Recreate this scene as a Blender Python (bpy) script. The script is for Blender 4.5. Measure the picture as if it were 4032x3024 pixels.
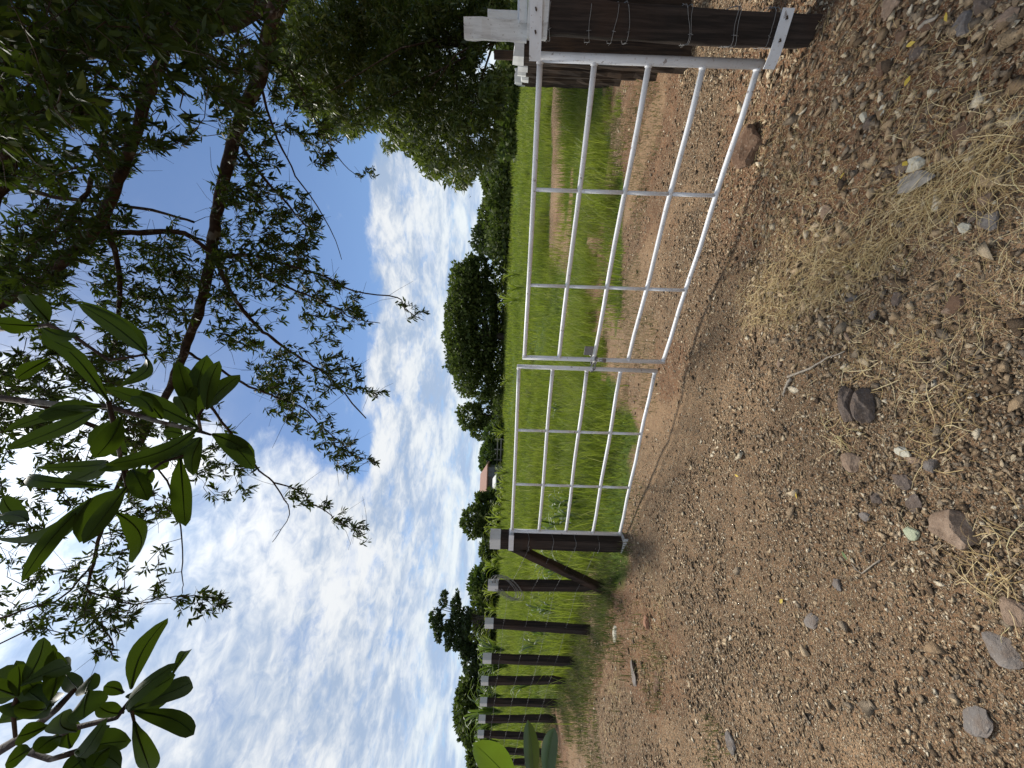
import bpy, math, random
import numpy as np
from mathutils import Matrix, Vector

# ------------------------------------------------------------------ camera, sky, sun, exposure
for o in list(bpy.data.objects):
    bpy.data.objects.remove(o, do_unlink=True)
SC = bpy.context.scene
COL = SC.collection
F, ROLL, PITCH, CZ = 1514.0, 0.0325, 0.0018, 1.5      # focal length (photo pixels), small roll, pitch, eye height

def cam_axes():
    cr, sr, cp, sp = math.cos(ROLL), math.sin(ROLL), math.cos(PITCH), math.sin(PITCH)
    fwd = Vector((0, cp, -sp)); up0 = Vector((0, sp, cp)); rt0 = Vector((1, 0, 0))
    a = rt0 * cr + up0 * sr          # "right" of the upright picture
    b = -rt0 * sr + up0 * cr         # "up" of the upright picture
    return a, b, fwd
AX, BX, FX = cam_axes()
cam_d = bpy.data.cameras.new('camera')
cam = bpy.data.objects.new('camera', cam_d); COL.objects.link(cam)
cam_d.sensor_fit = 'HORIZONTAL'; cam_d.sensor_width = 36.0
cam_d.lens = 36.0 * F / 4032.0
cam_d.clip_start = 0.02; cam_d.clip_end = 3000
m = Matrix.Identity(4)
for i in range(3):                    # the phone was held on its side: picture right = world down
    m[i][0] = -BX[i]; m[i][1] = AX[i]; m[i][2] = -FX[i]
m[2][3] = CZ
cam.matrix_world = m
SC.camera = cam

SUN_AZ, SUN_EL = math.radians(-17), math.radians(61)    # azimuth measured from the view direction
sdir = Vector((math.sin(SUN_AZ) * math.cos(SUN_EL), math.cos(SUN_AZ) * math.cos(SUN_EL), math.sin(SUN_EL)))
sun_d = bpy.data.lights.new('sun', 'SUN'); sun_d.energy = 2.8; sun_d.angle = math.radians(10); sun_d.color = (1.0, 0.95, 0.86)
sun = bpy.data.objects.new('sun', sun_d); COL.objects.link(sun)
sun.rotation_euler = (-sdir).to_track_quat('-Z', 'Y').to_euler()
sun.location = (-3, 8, 20)

vs = SC.view_settings
vs.view_transform = 'Standard'; vs.look = 'None'; vs.gamma = 1.0; vs.use_curve_mapping = False
vs.exposure = 0.92
SC.render.engine = 'CYCLES'

W = bpy.data.worlds.new('World'); SC.world = W; W.use_nodes = True
nt = W.node_tree
for n in list(nt.nodes): nt.nodes.remove(n)

class NB:
    """tiny node builder"""
    def __init__(s, tree): s.t = tree
    def n(s, typ, **kw):
        nd = s.t.nodes.new(typ)
        for k, v in kw.items(): setattr(nd, k, v)
        return nd
    def put(s, sock, v):
        if isinstance(v, bpy.types.NodeSocket): s.t.links.new(v, sock)
        else: sock.default_value = v
    def math(s, op, a, b=0.0, c=0.0, clamp=False):
        nd = s.n('ShaderNodeMath', operation=op, use_clamp=clamp)
        s.put(nd.inputs[0], a); s.put(nd.inputs[1], b); s.put(nd.inputs[2], c)
        return nd.outputs[0]
    def smooth(s, v, lo, hi, a=0.0, b=1.0):
        nd = s.n('ShaderNodeMapRange', interpolation_type='SMOOTHSTEP')
        s.put(nd.inputs[0], v); s.put(nd.inputs[1], lo); s.put(nd.inputs[2], hi); s.put(nd.inputs[3], a); s.put(nd.inputs[4], b)
        return nd.outputs[0]
    def mix(s, f, a, b, blend='MIX'):
        nd = s.n('ShaderNodeMix', data_type='RGBA', blend_type=blend)
        s.put(nd.inputs[0], f); s.put(nd.inputs[6], a); s.put(nd.inputs[7], b)
        return nd.outputs[2]
    def noise(s, vec, scale, detail=4.0, rough=0.55, dist=0.0, col=False):
        nd = s.n('ShaderNodeTexNoise')
        if vec is not None: s.put(nd.inputs['Vector'], vec)
        nd.inputs['Scale'].default_value = scale; nd.inputs['Detail'].default_value = detail
        nd.inputs['Roughness'].default_value = rough; nd.inputs['Distortion'].default_value = dist
        return nd.outputs[1 if col else 0]
    def voronoi(s, vec, scale, feat='F1', out=0, rnd=1.0):
        nd = s.n('ShaderNodeTexVoronoi', feature=feat)
        if vec is not None: s.put(nd.inputs['Vector'], vec)
        nd.inputs['Scale'].default_value = scale; nd.inputs['Randomness'].default_value = rnd
        return nd.outputs[out]
    def ramp(s, fac, stops, interp='LINEAR'):
        nd = s.n('ShaderNodeValToRGB'); e = nd.color_ramp.elements; nd.color_ramp.interpolation = interp
        while len(e) < len(stops): e.new(0.5)
        for el, (p, c) in zip(e, stops): el.position = p; el.color = (*c, 1)
        s.put(nd.inputs[0], fac)
        return nd.outputs[0]

def build_sky():
    b = NB(nt)
    tc = b.n('ShaderNodeTexCoord').outputs['Generated']
    sky = b.n('ShaderNodeTexSky', sky_type='NISHITA')
    sky.sun_disc = False; sky.sun_elevation = SUN_EL; sky.sun_rotation = SUN_AZ
    sky.altitude = 600; sky.air_density = 1.0; sky.dust_density = 0.3; sky.ozone_density = 5.0
    sep = b.n('ShaderNodeSeparateXYZ'); b.put(sep.inputs[0], tc)
    dx, dy, dz = sep.outputs
    dzc = b.math('ADD', b.math('MAXIMUM', dz, 0.0), 0.18)
    px = b.math('DIVIDE', dx, dzc); py = b.math('DIVIDE', dy, dzc)      # a cloud deck curving down to the horizon
    cmb = b.n('ShaderNodeCombineXYZ'); b.put(cmb.inputs[0], px); b.put(cmb.inputs[1], py)
    P = cmb.outputs[0]
    big = b.noise(P, 1.3, 3, 0.5)
    mid = b.noise(P, 4.2, 8, 0.62, 0.35)
    cells = b.noise(P, 15.0, 6, 0.62, 0.6)
    wob = b.math('MULTIPLY_ADD', big, 0.8, -0.40)
    pyw = b.math('ADD', py, wob)
    bank = b.smooth(pyw, 1.62, 1.86)                                      # bank of cloud towards the horizon
    left = b.smooth(b.math('MULTIPLY_ADD', pyw, 0.45, px), 0.46, 0.16)    # altocumulus field on the left
    cover = b.math('MAXIMUM', bank, left)
    dens = b.math('MULTIPLY_ADD', cells, 0.22, b.math('MULTIPLY_ADD', mid, 0.72, -0.01))
    dens = b.math('MULTIPLY_ADD', cover, 0.36, dens)
    mask = b.smooth(dens, 0.53, 0.84)
    # light on the clouds: bright towards the sun, blue-grey where the deck is thick
    dot = b.n('ShaderNodeVectorMath', operation='DOT_PRODUCT'); b.put(dot.inputs[0], tc); dot.inputs[1].default_value = sdir
    glow = b.math('POWER', b.math('MAXIMUM', dot.outputs['Value'], 0.0), 16.0)
    sh = b.math('MULTIPLY_ADD', cells, 0.30, b.math('MULTIPLY', b.noise(P, 2.1, 6, 0.6, 0.5), 0.78))
    shade = b.smooth(sh, 0.42, 0.64)
    ccol = b.mix(shade, (0.235, 0.300, 0.405, 1), (0.52, 0.535, 0.55, 1))
    br = b.math('MULTIPLY_ADD', glow, 1.2, 0.90)
    cv = b.n('ShaderNodeVectorMath', operation='SCALE'); b.put(cv.inputs[0], ccol); b.put(cv.inputs['Scale'], br)
    hz = b.smooth(dz, 0.34, 0.02)
    hcol = b.mix(b.smooth(b.noise(P, 2.1, 5, 0.55, 0.3), 0.40, 0.62), (0.235, 0.315, 0.45, 1), (0.45, 0.505, 0.53, 1))
    cc = b.mix(b.math('MULTIPLY', hz, 0.7), cv.outputs[0], hcol)
    sk = b.n('ShaderNodeVectorMath', operation='SCALE'); b.put(sk.inputs[0], sky.outputs[0]); sk.inputs['Scale'].default_value = 0.066
    veil = b.math('MULTIPLY', b.math('MULTIPLY_ADD', glow, 0.5, 0.02), 0.6, clamp=True)
    mk = b.math('MAXIMUM', mask, veil)
    colr = b.mix(mk, sk.outputs[0], cc)
    bg = b.n('ShaderNodeBackground'); b.put(bg.inputs[0], colr); bg.inputs[1].default_value = 1.0
    out = b.n('ShaderNodeOutputWorld'); nt.links.new(bg.outputs[0], out.inputs[0])
build_sky()

# ------------------------------------------------------------------ helpers
rng = np.random.default_rng(7)
random.seed(7)
Q = 4032 / 2212.0                                  # many measurements were taken on a 2212-pixel-wide view

def ray(px, py):
    a, b = 1512 - py, 2016 - px
    v = AX * a + BX * b + FX * F
    return v / v.y
def at(px, py, d):
    v = ray(px, py) * d
    return Vector((v.x, v.y, v.z + CZ))
def qat(qx, qy, d): return at(qx * Q, qy * Q, d)

def hash2(ix, iy, s):
    h = np.sin(ix * 127.1 + iy * 311.7 + s * 74.7) * 43758.5453
    return h - np.floor(h)
def vnoise(x, y, s=0):
    x = np.asarray(x, float); y = np.asarray(y, float)
    ix, iy = np.floor(x), np.floor(y); fx, fy = x - ix, y - iy
    fx = fx * fx * (3 - 2 * fx); fy = fy * fy * (3 - 2 * fy)
    return (hash2(ix, iy, s) * (1 - fx) + hash2(ix + 1, iy, s) * fx) * (1 - fy) + (hash2(ix, iy + 1, s) * (1 - fx) + hash2(ix + 1, iy + 1, s) * fx) * fy
def sstep(v, lo, hi):
    t = np.clip((np.asarray(v, float) - lo) / (hi - lo), 0, 1)
    return t * t * (3 - 2 * t)

def gz(x, y):
    x = np.asarray(x, float); y = np.asarray(y, float)
    z = 0.052 * np.clip(y - 8, 0, 52)
    z = z + 0.16 * np.clip(-x - 0.5, 0, 14) ** 0.75 * sstep(y, 1.8, 4.2) * sstep(y, 40, 12)
    z = z + 0.10 * np.clip(x - 2.0, 0, 3) * sstep(y, 6, 3)
    near = sstep(y, 30, 10)
    z = z + near * (0.07 * (vnoise(x * 0.9, y * 0.9, 1) - 0.5) + 0.035 * (vnoise(x * 3.1, y * 3.1, 2) - 0.5) + 0.016 * (vnoise(x * 9, y * 9, 3) - 0.5))
    z = z + 0.5 * (vnoise(x * 0.06, y * 0.06, 4) - 0.5) * sstep(y, 12, 40)
    return z
def gzf(x, y): return float(gz(x, y))
DS = 0.6 * 1.0055 ** np.arange(760)
def ground_many(pix):
    """points of the ground seen at photo pixels"""
    R_ = np.array([tuple(ray(x, y)) for x, y in pix]); out = np.zeros((len(R_), 3))
    for i0 in range(0, len(R_), 400):
        r = R_[i0:i0 + 400]; X = r[:, 0:1] * DS; Y = r[:, 1:2] * DS; Z = r[:, 2:3] * DS + CZ
        below = Z < gz(X, Y); k = np.where(below.any(1), below.argmax(1), len(DS) - 1); a = np.arange(len(r))
        out[i0:i0 + 400, 0] = X[a, k]; out[i0:i0 + 400, 1] = Y[a, k]
    out[:, 2] = gz(out[:, 0], out[:, 1])
    return out
def ground_at(px, py): return Vector(ground_many([(px, py)])[0])

YBX = np.array([-400, -12, -8, -3, -1.8, -1, 0.5, 6, 12, 400.]); YBY = np.array([11, 10.4, 8.1, 5.10, 4.3, 4.75, 5.75, 6.2, 6.4, 6.4])
pl0 = (-1.75, 4.34)
def compact(x, y):
    u = np.asarray(x) + .28 * np.asarray(y)
    return sstep(vnoise(u * 1.5, np.asarray(y) * .42, 27) + .3 * (vnoise(u * 5, np.asarray(y) * 3, 28) - .5), .50, .68)
def zones(x, y):
    """grass cover 0..1, bare red soil 0..1, coarse stones 0..1"""
    x = np.asarray(x, float); y = np.asarray(y, float)
    yb = np.interp(x, YBX, YBY) + 1.5 * (vnoise(x * 1.1, y * 1.1, 11) - 0.5) + 0.7 * (vnoise(x * 3.7, y * 3.7, 12) - 0.5)
    g = sstep(y - yb, -0.35, 0.45)
    path = sstep(np.abs(y - 12.4 - 0.10 * (x - 6) + 1.4 * (vnoise(x * 0.5, y * 0.5, 13) - 0.5)), 1.7, 1.0) * sstep(x, 2.6, 5.0)
    patch = sstep(vnoise(x * 0.55, y * 0.9, 14), 0.70, 0.80) * sstep(y, 13, 9) * sstep(x, -1, 1.5)
    g = g * (1 - path) * (1 - 0.9 * patch)
    red = sstep(vnoise(x * 0.8, y * 0.8, 15) + 0.35 * (vnoise(x * 3, y * 3, 16) - 0.5), 0.48, 0.70)
    red = np.maximum(red, sstep(np.hypot((x - 1.75) / 1.0, (y - 2.3) / 0.9), 1.0, 0.5))
    red = np.maximum(red, patch)
    red = np.maximum(red, sstep(np.hypot((x - 3.6) / 2.4, (y - 4.4) / 1.5) + .5 * (vnoise(x * 1.9, y * 1.9, 18) - .5), 1.05, 0.6))
    red = np.maximum(red, sstep(np.abs((x - pl0[0]) * .5 + (y - pl0[1]) * .866 + .62) + .5 * (vnoise(x * 2.1, y * 2.1, 19) - .5), .38, .12) * sstep(x, -1.9, -2.6) * .9)
    coarse = sstep(x + 0.25 * (y - 1.6) + 0.9 * (vnoise(x * 1.5, y * 1.5, 17) - 0.5), -0.1, 0.9) * sstep(y, 2.9, 2.0)
    return g, red, coarse

def link(o, parent=None):
    COL.objects.link(o)
    if parent is not None: o.parent = parent
    return o
def mesh_obj(name, verts, faces, mat, parent=None, smooth=False):
    me = bpy.data.meshes.new(name)
    if isinstance(faces, np.ndarray):
        verts = np.asarray(verts, np.float32); k = faces.shape[1]
        me.vertices.add(len(verts)); me.vertices.foreach_set('co', verts.ravel())
        me.loops.add(faces.size); me.loops.foreach_set('vertex_index', faces.astype(np.int32).ravel())
        me.polygons.add(len(faces)); me.polygons.foreach_set('loop_start', np.arange(0, faces.size, k, dtype=np.int32))
        me.update(calc_edges=True)
    else:
        me.from_pydata([tuple(v) for v in verts], [], [tuple(f) for f in faces]); me.update()
    if smooth: me.polygons.foreach_set('use_smooth', [True] * len(me.polygons))
    if mat is not None: me.materials.append(mat)
    return link(bpy.data.objects.new(name, me), parent)
def tag(o, label=None, cat=None, group=None, kind=None):
    if label: o['label'] = label
    if cat: o['category'] = cat
    if group: o['group'] = group
    if kind: o['kind'] = kind
    return o
def empty(name, loc=(0, 0, 0), rz=0.0):
    e = bpy.data.objects.new(name, None); e.empty_display_size = 0.1
    e.location = loc; e.rotation_euler = (0, 0, rz)
    e['_'] = 1; del e['_']
    return link(e)
class MB:
    """collects shapes for one mesh"""
    def __init__(s): s.v = []; s.f = []
    def add(s, vs_, fs_):
        k = len(s.v); s.v += [tuple(v) for v in vs_]; s.f += [tuple(i + k for i in f) for f in fs_]
    def tube(s, pts, rad, n=8, cap=True):
        pts = [Vector(p) for p in pts]
        if not hasattr(rad, '__len__'): rad = [rad] * len(pts)
        vs_, fs_ = [], []; ref = None
        for i, p in enumerate(pts):
            t = (pts[min(i + 1, len(pts) - 1)] - pts[max(i - 1, 0)]).normalized()
            if ref is None: ref = t.orthogonal().normalized()
            ref = (ref - t * ref.dot(t)); ref = ref.normalized() if ref.length > 1e-6 else t.orthogonal().normalized()
            bi = t.cross(ref)
            for k in range(n):
                a = 2 * math.pi * k / n
                vs_.append(p + (ref * math.cos(a) + bi * math.sin(a)) * rad[i])
        for i in range(len(pts) - 1):
            for k in range(n):
                fs_.append((i * n + k, i * n + (k + 1) % n, (i + 1) * n + (k + 1) % n, (i + 1) * n + k))
        if cap:
            fs_.append(tuple(range(n))[::-1]); fs_.append(tuple(range((len(pts) - 1) * n, len(pts) * n)))
        s.add(vs_, fs_)
    def box(s, c, d, M=None, bev=0.0):
        cx, cy, cz = c; hx, hy, hz = d[0] / 2, d[1] / 2, d[2] / 2
        if bev <= 0:
            vs_ = [Vector((sx * hx, sy * hy, sz * hz)) for sx in (-1, 1) for sy in (-1, 1) for sz in (-1, 1)]
            fs_ = [(0, 1, 3, 2), (4, 6, 7, 5), (0, 4, 5, 1), (2, 3, 7, 6), (0, 2, 6, 4), (1, 5, 7, 3)]
        else:                                    # chamfered long edges and ends
            vs_, fs_ = [], []
            oc = [(hx - bev, -hy), (hx, -hy + bev), (hx, hy - bev), (hx - bev, hy), (-hx + bev, hy), (-hx, hy - bev), (-hx, -hy + bev), (-hx + bev, -hy)]
            for z, k in ((-hz, 1 - bev / max(hx, hy)), (-hz + bev, 1), (hz - bev, 1), (hz, 1 - bev / max(hx, hy))):
                vs_ += [Vector((x * k, y * k, z)) for x, y in oc]
            for i in range(3):
                for k in range(8): fs_.append((i * 8 + k, i * 8 + (k + 1) % 8, i * 8 + 8 + (k + 1) % 8, i * 8 + 8 + k))
            fs_.append(tuple(range(8))[::-1]); fs_.append(tuple(range(24, 32)))
        vs_ = [(M @ v if M is not None else v) + Vector(c) for v in vs_]
        s.add(vs_, fs_)
    def build(s, name, mat, parent=None, smooth=False): return mesh_obj(name, s.v, s.f, mat, parent, smooth)

def stamp(tv, tf, mats, locs):
    """many copies of one small template as big arrays"""
    tv = np.asarray(tv, float); tf = np.asarray(tf, int); n = len(locs)
    V = np.einsum('nij,kj->nki', mats, tv) + locs[:, None, :]
    Fc = tf[None] + (np.arange(n) * len(tv))[:, None, None]
    return V.reshape(-1, 3), Fc.reshape(-1, tf.shape[1])
def cat_arrays(parts):
    V, Fc, k = [], [], 0
    for v, f in parts:
        V.append(v); Fc.append(f + k); k += len(v)
    return np.concatenate(V), np.concatenate(Fc)
def frames(dirs, roll=None, side=None):
    """3x3 matrices whose y axis is dirs; x across the leaf, z its normal"""
    d = dirs / np.linalg.norm(dirs, axis=1, keepdims=True); n = len(d)
    up = np.where(np.abs(d[:, 2:3]) > 0.93, np.array([[1., 0, 0]]), np.array([[0., 0, 1]]))
    x = np.cross(d, up); x /= np.linalg.norm(x, axis=1, keepdims=True); z = np.cross(x, d)
    if roll is not None:
        c, s_ = np.cos(roll)[:, None], np.sin(roll)[:, None]
        x, z = x * c + z * s_, z * c - x * s_
    return np.stack([x, d, z], axis=2)
def rand_rot(n):
    q = rng.normal(size=(n, 4)); q /= np.linalg.norm(q, axis=1, keepdims=True)
    w, x, y, z = q.T
    return np.stack([1 - 2 * (y * y + z * z), 2 * (x * y - z * w), 2 * (x * z + y * w), 2 * (x * y + z * w), 1 - 2 * (x * x + z * z), 2 * (y * z - x * w), 2 * (x * z - y * w), 2 * (y * z + x * w), 1 - 2 * (x * x + y * y)], axis=1).reshape(n, 3, 3)
def in_poly(pts, poly):
    poly = np.asarray(poly, float); x, y = pts[:, 0], pts[:, 1]; ins = np.zeros(len(pts), bool); j = len(poly) - 1
    for i in range(len(poly)):
        xi, yi = poly[i]; xj, yj = poly[j]
        ins ^= ((yi > y) != (yj > y)) & (x < (xj - xi) * (y - yi) / (yj - yi + 1e-12) + xi)
        j = i
    return ins
def sample_poly(poly, n):
    poly = np.asarray(poly, float); lo, hi = poly.min(0), poly.max(0); out = np.zeros((0, 2))
    while len(out) < n:
        p = lo + rng.random((n * 3, 2)) * (hi - lo)
        out = np.concatenate([out, p[in_poly(p, poly)]])
    return out[:n]

# ------------------------------------------------------------------ materials
def material(name):
    m_ = bpy.data.materials.new(name); m_.use_nodes = True
    t = m_.node_tree
    for n in list(t.nodes): t.nodes.remove(n)
    b = NB(t); out = b.n('ShaderNodeOutputMaterial')
    return m_, b, out
def principled(b, out, col, rough=0.7, bump=None, bstr=0.3, bdist=0.01, spec=0.35, metal=0.0):
    p = b.n('ShaderNodeBsdfPrincipled'); b.put(p.inputs['Base Color'], col); b.put(p.inputs['Roughness'], rough)
    p.inputs['Specular IOR Level'].default_value = spec; p.inputs['Metallic'].default_value = metal
    if bump is not None:
        bn = b.n('ShaderNodeBump'); bn.inputs['Strength'].default_value = bstr; bn.inputs['Distance'].default_value = bdist
        b.put(bn.inputs['Height'], bump); b.t.links.new(bn.outputs[0], p.inputs['Normal'])
    b.t.links.new(p.outputs[0], out.inputs[0])
    return p
def island(b): return b.n('ShaderNodeNewGeometry').outputs['Random Per Island']
def objco(b): return b.n('ShaderNodeTexCoord').outputs['Object']
def worldpos(b): return b.n('ShaderNodeNewGeometry').outputs['Position']

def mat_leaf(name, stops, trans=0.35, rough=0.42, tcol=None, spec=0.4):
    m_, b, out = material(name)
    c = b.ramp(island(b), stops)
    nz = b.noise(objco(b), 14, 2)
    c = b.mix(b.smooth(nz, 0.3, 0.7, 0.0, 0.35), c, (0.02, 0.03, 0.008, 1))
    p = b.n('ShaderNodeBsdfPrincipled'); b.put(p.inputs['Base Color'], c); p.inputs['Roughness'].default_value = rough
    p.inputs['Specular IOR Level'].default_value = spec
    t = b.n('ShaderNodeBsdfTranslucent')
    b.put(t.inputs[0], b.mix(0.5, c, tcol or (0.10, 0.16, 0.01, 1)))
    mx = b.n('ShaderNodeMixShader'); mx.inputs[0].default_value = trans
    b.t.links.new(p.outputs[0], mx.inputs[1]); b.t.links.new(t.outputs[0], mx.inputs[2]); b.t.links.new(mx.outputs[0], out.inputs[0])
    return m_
M = {}
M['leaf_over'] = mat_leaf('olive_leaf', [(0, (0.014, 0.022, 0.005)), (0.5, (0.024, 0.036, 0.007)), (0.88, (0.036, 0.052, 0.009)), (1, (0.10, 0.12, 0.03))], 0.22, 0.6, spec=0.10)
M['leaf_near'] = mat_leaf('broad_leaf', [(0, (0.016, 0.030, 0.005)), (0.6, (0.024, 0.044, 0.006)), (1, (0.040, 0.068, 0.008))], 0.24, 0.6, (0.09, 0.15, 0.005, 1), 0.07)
M['leaf_right'] = mat_leaf('bush_leaf', [(0, (0.026, 0.040, 0.009)), (0.5, (0.058, 0.082, 0.016)), (0.85, (0.105, 0.135, 0.026)), (1, (0.20, 0.22, 0.09))], 0.36, tcol=(0.13, 0.18, 0.015, 1))
M['leaf_far'] = mat_leaf('far_leaf', [(0, (0.032, 0.048, 0.014)), (0.5, (0.070, 0.094, 0.025)), (0.9, (0.14, 0.165, 0.045)), (1, (0.2, 0.22, 0.08))], 0.33, 0.6, spec=0.2)
M['leaf_far_light'] = mat_leaf('far_leaf_light', [(0, (0.04, 0.07, 0.018)), (0.6, (0.07, 0.11, 0.025)), (1, (0.12, 0.16, 0.045))], 0.3, 0.6, spec=0.2)
M['leaf_airy'] = mat_leaf('airy_leaf', [(0, (0.03, 0.045, 0.02)), (0.6, (0.045, 0.065, 0.03)), (1, (0.08, 0.10, 0.045))], 0.25, 0.6, spec=0.2)
M['banana'] = mat_leaf('wide_leaf', [(0, (0.06, 0.13, 0.02)), (1, (0.09, 0.18, 0.02))], 0.45, 0.35, (0.30, 0.42, 0.02, 1))
M['wide_dark'] = mat_leaf('wide_leaf_dark', [(0, (0.03, 0.065, 0.014)), (1, (0.045, 0.09, 0.02))], 0.2, 0.3)
def mat_grass():
    m_, b, out = material('grass_blade')
    c = b.ramp(island(b), [(0, (0.085, 0.125, 0.018)), (0.4, (0.155, 0.205, 0.028)), (0.75, (0.235, 0.290, 0.042)), (0.92, (0.33, 0.35, 0.09)), (1, (0.46, 0.41, 0.22))])
    pos = worldpos(b)
    c = b.mix(b.smooth(b.noise(pos, 0.33, 4, 0.6), 0.42, 0.62, 0.0, 0.75), c, b.mix(0.6, c, (0.30, 0.32, 0.05, 1)))      # yellower swathes
    c = b.mix(b.smooth(b.noise(pos, 1.1, 5, 0.65), 0.50, 0.64, 0.0, 0.8), c, (0.045, 0.072, 0.014, 1))
    c = b.mix(b.smooth(b.noise(pos, 0.55, 5, 0.65), 0.58, 0.70, 0.0, 0.65), c, (0.30, 0.27, 0.10, 1))                   # ranker, darker tufts
    p = b.n('ShaderNodeBsdfPrincipled'); b.put(p.inputs['Base Color'], c); p.inputs['Roughness'].default_value = 0.5; p.inputs['Specular IOR Level'].default_value = 0.3
    t = b.n('ShaderNodeBsdfTranslucent'); b.put(t.inputs[0], b.mix(0.4, c, (0.30, 0.40, 0.02, 1)))
    mx = b.n('ShaderNodeMixShader'); mx.inputs[0].default_value = 0.42
    b.t.links.new(p.outputs[0], mx.inputs[1]); b.t.links.new(t.outputs[0], mx.inputs[2]); b.t.links.new(mx.outputs[0], out.inputs[0])
    return m_
M['grass'] = mat_grass()
M['grass_dark'] = mat_leaf('short_grass', [(0, (0.060, 0.085, 0.022)), (0.4, (0.10, 0.125, 0.035)), (0.6, (0.17, 0.165, 0.07)), (1, (0.34, 0.27, 0.15))], 0.3, 0.6, spec=0.2)
M['broad_weed'] = mat_leaf('weed_leaf', [(0, (0.05, 0.085, 0.022)), (0.6, (0.085, 0.13, 0.035)), (1, (0.16, 0.2, 0.09))], 0.35, 0.45, (0.2, 0.3, 0.03, 1), 0.4)
def mat_straw():
    m_, b, out = material('dry_straw')
    c = b.ramp(island(b), [(0, (0.24, 0.160, 0.070)), (0.35, (0.42, 0.305, 0.140)), (0.75, (0.58, 0.45, 0.23)), (0.97, (0.70, 0.59, 0.36)), (1, (0.40, 0.38, 0.14))])
    p = b.n('ShaderNodeBsdfPrincipled'); b.put(p.inputs['Base Color'], c); p.inputs['Roughness'].default_value = 0.7; p.inputs['Specular IOR Level'].default_value = 0.2
    t = b.n('ShaderNodeBsdfTranslucent'); b.put(t.inputs[0], c)
    mx = b.n('ShaderNodeMixShader'); mx.inputs[0].default_value = 0.2
    b.t.links.new(p.outputs[0], mx.inputs[1]); b.t.links.new(t.outputs[0], mx.inputs[2]); b.t.links.new(mx.outputs[0], out.inputs[0])
    return m_
M['straw'] = mat_straw()
M['yellow_leaf'] = mat_leaf('yellow_leaf', [(0, (0.55, 0.36, 0.03)), (1, (0.6, 0.45, 0.08))], 0.2, 0.6, (0.5, 0.4, 0.02, 1))
M['green_leaf'] = mat_leaf('fallen_green', [(0, (0.12, 0.2, 0.06)), (1, (0.16, 0.24, 0.08))], 0.2, 0.6)

def mat_bark(name, c1, c2, scale=18, lich=0.0):
    m_, b, out = material(name)
    co = worldpos(b)
    n1 = b.noise(co, scale, 6, 0.65, 0.3); n2 = b.noise(co, scale * 4, 4, 0.6)
    c = b.mix(b.smooth(n1, 0.35, 0.68), (*c1, 1), (*c2, 1))
    if lich: c = b.mix(b.smooth(b.noise(co, 9, 3), 0.58, 0.66, 0, lich), c, (0.30, 0.29, 0.25, 1))
    principled(b, out, c, 0.9, b.math('MULTIPLY_ADD', n1, 0.7, n2), 0.6, 0.01, 0.15)
    return m_
M['bark'] = mat_bark('bark', (0.022, 0.014, 0.010), (0.065, 0.042, 0.030), 16, 0.4)
M['bark_far'] = mat_bark('bark_far', (0.04, 0.03, 0.025), (0.09, 0.075, 0.06), 3)

def mat_timber(name, dark, light, warm):
    """old dark sawn timber: grain runs along local z"""
    m_, b, out = material(name)
    co = objco(b)
    mp = b.n('ShaderNodeMapping'); b.put(mp.inputs[0], co); mp.inputs['Scale'].default_value = (38, 38, 1.6)
    g = b.noise(mp.outputs[0], 1.0, 7, 0.65, 0.6)
    mp2 = b.n('ShaderNodeMapping'); b.put(mp2.inputs[0], co); mp2.inputs['Scale'].default_value = (150, 150, 5)
    g2 = b.noise(mp2.outputs[0], 1.0, 3, 0.6)
    big = b.noise(co, 2.2, 3, 0.5)
    c = b.mix(b.smooth(g, 0.34, 0.70), (*dark, 1), (*light, 1))
    c = b.mix(b.smooth(big, 0.45, 0.72, 0, 0.6), c, (*warm, 1))
    c = b.mix(b.smooth(g2, 0.60, 0.72, 0, 0.55), c, (0.012, 0.009, 0.008, 1))
    principled(b, out, c, 0.82, b.math('MULTIPLY_ADD', g2, 0.5, g), 0.7, 0.006, 0.2)
    return m_
M['timber'] = mat_timber('dark_timber', (0.016, 0.012, 0.010), (0.050, 0.036, 0.029), (0.062, 0.033, 0.021))
M['log'] = mat_timber('rough_log', (0.014, 0.010, 0.008), (0.055, 0.037, 0.025), (0.085, 0.050, 0.028))

def mat_white(name, dirt=0.35, base=(0.74, 0.74, 0.73)):
    m_, b, out = material(name)
    co = objco(b)
    mp = b.n('ShaderNodeMapping'); b.put(mp.inputs[0], co); mp.inputs['Scale'].default_value = (30, 30, 4)
    g = b.noise(mp.outputs[0], 1.0, 6, 0.65, 0.4); n2 = b.noise(co, 40, 4, 0.6); sc = b.noise(co, 95, 2, 0.5)
    c = b.mix(b.smooth(g, 0.42, 0.75, 0, dirt), (*base, 1), (0.30, 0.28, 0.26, 1))
    c = b.mix(b.smooth(n2, 0.62, 0.74, 0, dirt), c, (0.20, 0.17, 0.15, 1))
    c = b.mix(b.smooth(sc, 0.70, 0.74, 0, dirt * 1.3), c, (0.12, 0.09, 0.07, 1))
    principled(b, out, c, 0.65, b.math('MULTIPLY_ADD', n2, 0.4, g), 0.5, 0.004, 0.3)
    return m_
M['white_wood'] = mat_white('white_painted_wood', 0.75, (0.60, 0.60, 0.585))
M['white_cap'] = mat_white('white_painted_cap', 0.25, (0.62, 0.62, 0.60))

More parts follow.
